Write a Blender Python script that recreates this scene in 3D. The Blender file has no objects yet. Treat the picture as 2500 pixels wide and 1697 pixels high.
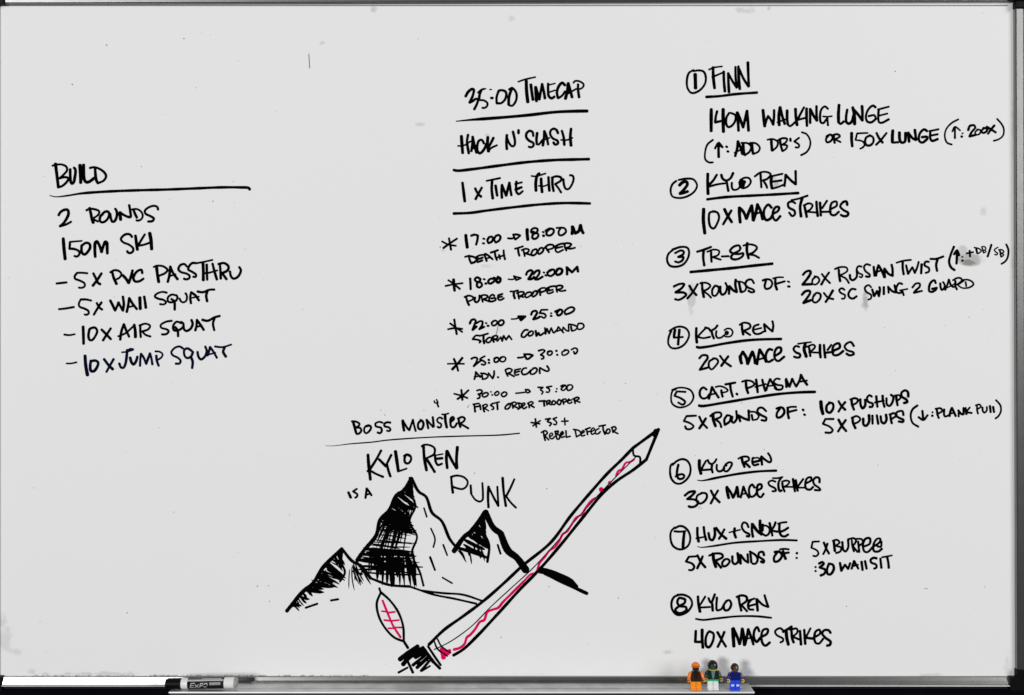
import bpy, bmesh, math, random
from mathutils import Vector, Matrix
random.seed(7)
R = math.radians
scn = bpy.context.scene
COL = scn.collection

# ------------------------------------------------------------------ camera, world, lamps
PX = 0.00073            # metres on the board for one photograph pixel
CX, CY = 1250.0, 848.5
DIST = 1.9
def bx(px): return (px - CX) * PX
def bz(py): return -(py - CY) * PX
def at(px, py, d):      # world point at depth d in front of the board seen at a pixel
    k = (DIST - d) / DIST
    return Vector((bx(px) * k, -d, bz(py) * k))

cam_d = bpy.data.cameras.new('camera'); cam = bpy.data.objects.new('camera', cam_d); COL.objects.link(cam)
cam.location = (0, -DIST, 0); cam.rotation_euler = (R(90), 0, 0)
cam_d.sensor_width = 36; cam_d.lens = 36 * DIST / (2500 * PX); cam_d.clip_start = 0.05; cam_d.clip_end = 100
scn.camera = cam

w = bpy.data.worlds.new("World"); scn.world = w; w.use_nodes = True
w.node_tree.nodes['Background'].inputs[0].default_value = (0.98, 1.0, 1.0, 1)
w.node_tree.nodes['Background'].inputs[1].default_value = 0.09

def area(name, loc, target, sx, sy, power, col=(1, 1, 1)):
    l = bpy.data.lights.new(name, 'AREA'); l.shape = 'RECTANGLE'; l.size = sx; l.size_y = sy
    l.energy = power; l.color = col
    o = bpy.data.objects.new(name, l); COL.objects.link(o)
    o.location = loc
    o.rotation_euler = (Vector(target) - Vector(loc)).to_track_quat('-Z', 'Y').to_euler()
    return o
area('window_light', (-6.1, -11.3, 1.5), (0, 0, 0), 2.1, 2.1, 1000, (1, 1, 1))
area('fill_light', (7.4, -6.7, 2.7), (0.1, 0, 0), 4.4, 4.4, 600, (1, 1, 1))  # added fill from upper right, evens the board and shows in right rail
scn.view_settings.view_transform = 'Standard'; scn.view_settings.look = 'None'
scn.view_settings.exposure = 0.0; scn.view_settings.gamma = 1.0

# ------------------------------------------------------------------ helpers
def link(o, parent=None):
    COL.objects.link(o)
    if parent is not None: o.parent = parent
    return o
def empty(name, loc=(0, 0, 0), parent=None, label=None, cat=None, group=None):
    o = bpy.data.objects.new(name, None); o.location = loc; link(o, parent)
    if label: o['label'] = label
    if cat: o['category'] = cat
    if group: o['group'] = group
    return o
def meshobj(name, verts, faces, mat, parent=None, label=None, smooth=False):
    me = bpy.data.meshes.new(name); me.from_pydata([tuple(v) for v in verts], [], faces); me.update()
    if smooth:
        for p in me.polygons: p.use_smooth = True
    me.materials.append(mat)
    o = bpy.data.objects.new(name, me); link(o, parent)
    if label: o['label'] = label
    return o
def bmobj(name, bm, mat, parent=None, label=None, smooth=False):
    me = bpy.data.meshes.new(name); bm.to_mesh(me); bm.free()
    if smooth:
        for p in me.polygons: p.use_smooth = True
    me.materials.append(mat)
    o = bpy.data.objects.new(name, me); link(o, parent)
    if label: o['label'] = label
    return o
def N(mat): return mat.node_tree.nodes
def material(name, col, rough=0.5, metal=0.0, spec=0.5):
    m = bpy.data.materials.new(name); m.use_nodes = True
    b = N(m)['Principled BSDF']
    b.inputs['Base Color'].default_value = (*col, 1); b.inputs['Roughness'].default_value = rough
    b.inputs['Metallic'].default_value = metal; b.inputs['Specular IOR Level'].default_value = spec
    return m
def grain(m, scale=200.0, lo=0.85, hi=1.1, stretch=(1, 1, 1), bump=0.0):
    """fine procedural grain on the base colour and roughness"""
    nt = m.node_tree; b = nt.nodes['Principled BSDF']
    tc = nt.nodes.new('ShaderNodeTexCoord'); mp = nt.nodes.new('ShaderNodeMapping')
    mp.inputs['Scale'].default_value = stretch
    nz = nt.nodes.new('ShaderNodeTexNoise'); nz.inputs['Scale'].default_value = scale; nz.inputs['Detail'].default_value = 5
    mr = nt.nodes.new('ShaderNodeMapRange'); mr.inputs[3].default_value = lo; mr.inputs[4].default_value = hi
    mx = nt.nodes.new('ShaderNodeVectorMath'); mx.operation = 'SCALE'
    mx.inputs[0].default_value = b.inputs['Base Color'].default_value[:3]
    nt.links.new(tc.outputs['Object'], mp.inputs[0]); nt.links.new(mp.outputs[0], nz.inputs[0])
    nt.links.new(nz.outputs[0], mr.inputs[0]); nt.links.new(mr.outputs[0], mx.inputs['Scale'])
    nt.links.new(mx.outputs[0], b.inputs['Base Color'])
    if bump:
        bp = nt.nodes.new('ShaderNodeBump'); bp.inputs['Strength'].default_value = bump; bp.inputs['Distance'].default_value = 0.0005
        nt.links.new(nz.outputs[0], bp.inputs['Height']); nt.links.new(bp.outputs[0], b.inputs['Normal'])
    return m

INK = grain(material('black_ink', (0.0012, 0.0012, 0.0013), 0.9, 0, 0.0), 90, 0.5, 1.6)
NAVY = grain(material('blue_black_ink', (0.0020, 0.0035, 0.017), 0.9, 0, 0.0), 60, 0.4, 1.7)
PINK = grain(material('crimson_ink', (0.66, 0.004, 0.10), 0.9, 0, 0.0), 70, 0.7, 1.25)
GREYINK = grain(material('faded_ink_and_gap_shade', (0.16, 0.16, 0.165), 0.7, 0, 0.1), 200, 0.6, 1.4)
METAL = grain(material('satin_aluminium', (0.28, 0.28, 0.275), 0.27, 1.0), 60, 0.86, 1.08, (1, 1, 1), 0.05)
DARKMETAL = grain(material('shaded_aluminium_lip', (0.10, 0.10, 0.115), 0.4, 1.0), 80, 0.7, 1.2)  # underside shade put into the base colour of the frame aluminium
LIPMETAL = grain(material('highlit_aluminium_edge', (0.86, 0.86, 0.86), 0.45, 0.25), 60, 0.95, 1.05)  # edge highlight put into the colour, lighter copy of the frame aluminium
SHELFMETAL = grain(material('worn_shelf_aluminium', (0.66, 0.67, 0.66), 0.42, 0.7), 40, 0.55, 1.15, (1, 1, 1), 0.05)
BLACKPLASTIC = grain(material('black_plastic', (0.0025, 0.0025, 0.003), 0.5, 0, 0.1), 120, 0.6, 1.4)
WALL = grain(material('dark_wall_paint', (0.0030, 0.0030, 0.0045), 0.9, 0, 0.0), 14, 0.4, 2.0)

# white melamine with the smudges, dust and faint ghosts the photograph shows
def board_material():
    m = material('white_board_enamel', (0.765, 0.765, 0.763), 0.55, 0, 0.12)
    nt = m.node_tree; b = nt.nodes['Principled BSDF']; L = nt.links.new
    tc = nt.nodes.new('ShaderNodeTexCoord')
    fine = nt.nodes.new('ShaderNodeTexNoise'); fine.inputs['Scale'].default_value = 420; fine.inputs['Detail'].default_value = 3
    L(tc.outputs['Object'], fine.inputs[0])
    wide = nt.nodes.new('ShaderNodeTexNoise'); wide.inputs['Scale'].default_value = 45; wide.inputs['Detail'].default_value = 6
    L(tc.outputs['Object'], wide.inputs[0])
    # (px, py, half width, half height, strength, threshold)
    sm = [(2369, 634, 28, 14, 0.55, 0.26), (2349, 613, 12, 12, 0.35, 0.32), (2347, 630, 12, 12, 0.4, 0.30), (2367, 641, 19, 7, 0.9, 0.38), (2113, 735, 7, 22, 0.55, 0.35), (2112, 745, 9, 9, 0.35, 0.3),
          (1688, 728, 9, 34, 0.32, 0.35), (8, 1560, 30, 38, 0.2, 0.50), (42, 1590, 20, 12, 0.2, 0.52),
          (4, 1515, 20, 22, 0.25, 0.55), (250, 1645, 120, 7, 0.28, 0.50), (75, 1641, 16, 12, 0.25, 0.55), (110, 1646, 14, 8, 0.25, 0.5),
          (913, 22, 9, 9, 0.35, 0.42), (1817, 27, 28, 12, 0.30, 0.50), (1877, 20, 6, 8, 0.3, 0.5), (1250, 46, 14, 10, 0.2, 0.58),
          (1027, 303, 14, 5, 0.25, 0.5), (786, 105, 10, 5, 0.25, 0.5), (2402, 515, 10, 14, 0.22, 0.5), (2460, 1615, 12, 40, 0.18, 0.58),
          (1082, 611, 9, 5, 0.28, 0.5), (1185, 650, 30, 8, 0.2, 0.60), (1708, 1240, 10, 6, 0.25, 0.5), (1216, 805, 12, 14, 0.12, 0.55),
          (1632, 1592, 16, 9, 0.3, 0.55), (600, 610, 8, 8, 0.15, 0.6), (2278, 1647, 40, 5, 0.22, 0.5), (1300, 1645, 60, 3, 0.1, 0.5),
          (1886, 437, 10, 9, 0.3, 0.4), (1895, 450, 8, 7, 0.45, 0.4), (1190, 330, 6, 4, 0.3, 0.4), (2475, 640, 8, 60, 0.22, 0.5), (2474, 300, 6, 90, 0.2, 0.5)]
    acc = None
    for (px, py, rx, ry, st, th) in sm:
        mp = nt.nodes.new('ShaderNodeMapping'); mp.vector_type = 'POINT'
        sx, sy = 1 / (rx * PX), 1 / (ry * PX)
        mp.inputs['Scale'].default_value = (sx, 0, sy)
        mp.inputs['Location'].default_value = (-bx(px) * sx, 0, -bz(py) * sy)
        L(tc.outputs['Object'], mp.inputs[0])
        ln = nt.nodes.new('ShaderNodeVectorMath'); ln.operation = 'LENGTH'; L(mp.outputs[0], ln.inputs[0])
        # noise minus distance, thresholded softly: a patch with a ragged edge of its own
        a = nt.nodes.new('ShaderNodeMath'); a.operation = 'MULTIPLY_ADD'
        a.inputs[1].default_value = -0.32; L(ln.outputs['Value'], a.inputs[0]); L(wide.outputs[0], a.inputs[2])
        a2 = nt.nodes.new('ShaderNodeMath'); a2.operation = 'MULTIPLY_ADD'; a2.inputs[1].default_value = 0.55
        L(fine.outputs[0], a2.inputs[0]); L(a.outputs[0], a2.inputs[2])
        mr = nt.nodes.new('ShaderNodeMapRange'); mr.inputs[1].default_value = th; mr.inputs[2].default_value = th + 0.18
        mr.inputs[3].default_value = 0; mr.inputs[4].default_value = st; L(a2.outputs[0], mr.inputs[0])
        lim = nt.nodes.new('ShaderNodeMapRange'); lim.inputs[1].default_value = 1.0; lim.inputs[2].default_value = 1.35
        lim.inputs[3].default_value = 1; lim.inputs[4].default_value = 0; L(ln.outputs['Value'], lim.inputs[0])
        mu = nt.nodes.new('ShaderNodeMath'); mu.operation = 'MULTIPLY'; L(mr.outputs[0], mu.inputs[0]); L(lim.outputs[0], mu.inputs[1])
        if acc is None: acc = mu
        else:
            ad = nt.nodes.new('ShaderNodeMath'); ad.operation = 'MAXIMUM'; L(acc.outputs[0], ad.inputs[0]); L(mu.outputs[0], ad.inputs[1]); acc = ad
    mix = nt.nodes.new('ShaderNodeMix'); mix.data_type = 'RGBA'
    mix.inputs['A'].default_value = (0.765, 0.765, 0.763, 1); mix.inputs['B'].default_value = (0.20, 0.195, 0.185, 1)
    L(acc.outputs[0], mix.inputs['Factor']); L(mix.outputs['Result'], b.inputs['Base Color'])
    return m
BOARD = board_material()

def box_verts(x0, x1, y0, y1, z0, z1):
    v = [(x0, y0, z0), (x1, y0, z0), (x1, y1, z0), (x0, y1, z0), (x0, y0, z1), (x1, y0, z1), (x1, y1, z1), (x0, y1, z1)]
    f = [(3, 2, 1, 0), (4, 5, 6, 7), (0, 1, 5, 4), (1, 2, 6, 5), (2, 3, 7, 6), (3, 0, 4, 7)]
    return v, f
def bevel_box(name, x0, x1, y0, y1, z0, z1, mat, parent, bev=0.001, seg=3, label=None):
    v, f = box_verts(x0, x1, y0, y1, z0, z1)
    bm = bmesh.new(); vs = [bm.verts.new(p) for p in v]
    for q in f: bm.faces.new([vs[i] for i in q])
    if bev: bmesh.ops.bevel(bm, geom=list(bm.edges), offset=bev, segments=seg, affect='EDGES', profile=0.6)
    return bmobj(name, bm, mat, parent, label)

# ------------------------------------------------------------------ pen strokes
def crom(P, step=2.2):
    """centripetal Catmull-Rom through 2-D points (x, y)"""
    n = len(P)
    if n == 2 or n == 1:
        Q = P if n == 2 else [P[0], P[0] + Vector((0.4, 0.1))]
        L = (Q[1] - Q[0]).length; k = max(1, int(L / (step * 2)))
        return [Q[0].lerp(Q[1], i / k) for i in range(k + 1)]
    E = [P[0] * 2 - P[1]] + P + [P[-1] * 2 - P[-2]]
    out = []
    for i in range(1, len(E) - 2):
        p0, p1, p2, p3 = E[i - 1:i + 3]
        t0 = 0; t1 = t0 + max((p1 - p0).length, 1e-3) ** .5; t2 = t1 + max((p2 - p1).length, 1e-3) ** .5; t3 = t2 + max((p3 - p2).length, 1e-3) ** .5
        k = max(1, int((p2 - p1).length / step))
        for j in range(k):
            t = t1 + (t2 - t1) * j / k
            a1 = p0 * ((t1 - t) / (t1 - t0)) + p1 * ((t - t0) / (t1 - t0))
            a2 = p1 * ((t2 - t) / (t2 - t1)) + p2 * ((t - t1) / (t2 - t1))
            a3 = p2 * ((t3 - t) / (t3 - t2)) + p3 * ((t - t2) / (t3 - t2))
            b1 = a1 * ((t2 - t) / (t2 - t0)) + a2 * ((t - t0) / (t2 - t0))
            b2 = a2 * ((t3 - t) / (t3 - t1)) + a3 * ((t - t1) / (t3 - t1))
            out.append(b1 * ((t2 - t) / (t2 - t1)) + b2 * ((t - t1) / (t2 - t1)))
    out.append(P[-1].copy())
    return out
def to_board(u, v, h): return (bx(u), -h, bz(v))
class Ink:
    """collects pen strokes and builds them as ONE mesh: low ridges of ink lying on a surface"""
    n = 0
    def __init__(s, mapper=to_board, base=0.00010, rise=0.00022, fat=1.11): s.fat = fat; s.v = []; s.f = []; s.map = mapper; s.base = base; s.rise = rise
    def run(s, pts, width, t0=1.0, t1=1.0):
        Q = crom(pts); n = len(Q); h = width * s.fat / 2
        Ink.n += 1; z = s.base + (Ink.n % 9) * 0.000007
        ph = random.uniform(0, 6.3); f1 = random.uniform(.05, .12)
        tang = []
        for i in range(n):
            d = Q[min(i + 1, n - 1)] - Q[max(i - 1, 0)]
            if d.length < 1e-6: d = Vector((1, 0))
            tang.append(d.normalized())
        L = 0; rows = []
        tot = sum((Q[i + 1] - Q[i]).length for i in range(n - 1)) or 1
        for i in range(n):
            if i: L += (Q[i] - Q[i - 1]).length
            u = L / tot
            k = (t0 + (1 - t0) * min(1, u * 5)) * (t1 + (1 - t1) * min(1, (1 - u) * 5))
            hw = h * k * (1 + .06 * math.sin(ph + L * f1) + random.uniform(-.035, .035))
            nx, ny = -tang[i].y, tang[i].x
            b = len(s.v)
            s.v += [s.map(Q[i].x + nx * hw, Q[i].y + ny * hw, z), s.map(Q[i].x, Q[i].y, z + s.rise), s.map(Q[i].x - nx * hw, Q[i].y - ny * hw, z)]
            rows.append((b, hw))
            if i:
                a = rows[-2][0]
                s.f += [(a, a + 1, b + 1, b), (a + 1, a + 2, b + 2, b + 1)]
        for (i, sg) in ((0, -1), (n - 1, 1)):       # blunt rounded ends
            b, hw = rows[i]; t = tang[i] * sg; nx, ny = -tang[i].y, tang[i].x
            prev = b
            for q in (1, 2, 3, 4):
                a = math.pi * q / 5
                ex = .8 * hw
                p = s.map(Q[i].x + nx * hw * math.cos(a) + t.x * ex * math.sin(a), Q[i].y + ny * hw * math.cos(a) + t.y * ex * math.sin(a), z)
                s.v.append(p); k = len(s.v) - 1
                s.f.append((b + 1, prev, k) if sg > 0 else (b + 1, k, prev)); prev = k
            s.f.append((b + 1, prev, b + 2) if sg > 0 else (b + 1, b + 2, prev))
    def strokes(s, text, frame, width):
        """text: strokes split by ';', points 'x,y', '!x,y' = sharp corner at the point before, 'wN' sets this stroke's width, '<' '>' taper"""
        x0, y0, ww = frame; k = ww / 2324.0
        for st in text.split(';'):
            toks = st.split()
            if not toks: continue
            wd = width; t0 = t1 = 1.0; cur = []
            for t in toks:
                if t[0] == 'w': wd = float(t[1:]); continue
                if t == '<': t0 = .35; continue
                if t == '>': t1 = .35; continue
                c = t[0] == '!'
                a, b = t.lstrip('!').split(',')
                p = Vector((x0 + float(a) * k, y0 + float(b) * k))
                if c and cur:
                    
                    if len(cur) > 1: s.run(cur, wd * k, t0, 1.0); t0 = 1.0
                    cur = [cur[-1], p]
                else: cur.append(p)
            if cur and (len(cur) > 1 or cur): s.run(cur, wd * k, t0, t1)
        return s
    def build(s, name, mat, parent, label=None): return meshobj(name, s.v, s.f, mat, parent, label)

# ------------------------------------------------------------------ setting and whiteboard
v, f = box_verts(-3, 3, 0.030, 0.08, -2.2, 1.8)
wall = meshobj('wall', v, f, WALL); wall['kind'] = 'structure'

wb = empty('whiteboard', (0, 0, 0), None, 'large white dry-erase board covered in black handwriting, in an aluminium frame with black corners', 'whiteboard')
bevel_box('panel', bx(-12), bx(2488), 0.0, 0.014, bz(1662), bz(-2), BOARD, wb, 0)

def rail(name, A, B, prof, mat, parent):
    """extrude a profile [(across px, depth m)] from pixel A to pixel B; across is measured to the right of travel"""
    A = Vector(A); B = Vector(B); t = (B - A).normalized(); n = Vector((-t.y, t.x))
    vs, fs = [], []
    m = len(prof)
    for P in (A, B):
        for (a, d) in prof:
            q = P + n * a; vs.append((bx(q.x), -d, bz(q.y)))
    for i in range(m): fs.append((i, (i + 1) % m, m + (i + 1) % m, m + i))
    fs += [tuple(range(m))[::-1], tuple(range(m, 2 * m))]
    bm = bmesh.new(); bv = [bm.verts.new(p) for p in vs]
    for q in fs: bm.faces.new([bv[i] for i in q])
    bmesh.ops.recalc_face_normals(bm, faces=list(bm.faces))
    return bmobj(name, bm, mat, parent)
# profile measured outward from the inner edge (positive = away from the panel)
def prof(wd, hi=0.008, groove=None):
    p = [(0, -0.014), (0, 0.0020), (1.2, hi * .8), (3.2, hi)]
    if groove: p += [(groove - 1.0, hi), (groove - .6, hi - .0025), (groove + .6, hi - .0025), (groove + 1.0, hi)]
    p += [(wd - 3, hi), (wd - .8, hi * .8), (wd, 0.0), (wd, -0.014)]
    return p
neg = lambda P: [(-a, d) for a, d in P]
rail('top_rail', (10, 12.5), (2460, 7.5), neg(prof(26, .008)), METAL, wb)
rail('bottom_rail', (8, 1650), (2462, 1650), [(0, -.014), (0, .0040), (1.2, .0056), (9, .0073), (17, .0088), (18.5, .0084), (19, .0), (19, -.014)], METAL, wb)
rail('right_rail', (2473.5, 20), (2477.5, 1634), neg(prof(34, .008, 20)), METAL, wb)
rail('left_rail', (-1.0, 12), (-1.0, 1650), prof(22, .008), METAL, wb)
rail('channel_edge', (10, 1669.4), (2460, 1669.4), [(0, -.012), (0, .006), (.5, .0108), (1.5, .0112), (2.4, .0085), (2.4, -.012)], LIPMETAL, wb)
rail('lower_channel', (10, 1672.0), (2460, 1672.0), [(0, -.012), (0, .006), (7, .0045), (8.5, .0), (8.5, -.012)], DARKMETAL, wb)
# added dark strip, paints the shade of the gap between panel and top rail
v, f = box_verts(bx(14), bx(2460), -0.0012, -0.0002, bz(14.6), bz(13.0)); meshobj('gap_shade_strip', v, f, GREYINK, wb)

def cap(x0, y0, x1, y1):
    bevel_box('corner_cap', bx(x0), bx(x1), -0.012, 0.012, bz(y1), bz(y0), BLACKPLASTIC, wb, 0.0016)
cap(-40, -30, 16.5, 14.5); cap(2456, -30, 2530, 6.5); cap(2472, 7.5, 2530, 24); cap(2476, 1630.5, 2530, 1650); cap(2458.5, 1649, 2530, 1682)
cap(-40, 1648, 10.5, 1684)

# pen tray under the board: shelf, rolled front lip, apron
SZ = -0.5935; TX0, TX1 = at(412, 1688, .062).x, at(1842, 1688, .062).x
tray = empty('pen_tray', (0, 0, 0), wb)
bevel_box('shelf', TX0, TX1, -0.0600, -0.0125, SZ - 0.0016, SZ, SHELFMETAL, tray, 0.0003, 1)
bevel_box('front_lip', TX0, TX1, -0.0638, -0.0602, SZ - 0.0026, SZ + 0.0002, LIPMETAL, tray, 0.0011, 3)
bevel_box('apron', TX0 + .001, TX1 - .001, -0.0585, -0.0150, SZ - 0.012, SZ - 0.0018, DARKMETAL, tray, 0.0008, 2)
bevel_box('shelf_rib', TX0 + .012, TX1 - .002, -0.0455, -0.0440, SZ + 0.0001, SZ + 0.0009, SHELFMETAL, tray, 0.0003, 1)
bevel_box('tray_upstand', TX0 + .012, TX1 - .002, -0.0145, -0.0125, SZ + 0.0001, SZ + 0.0032, METAL, tray, 0.0004, 1)

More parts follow.
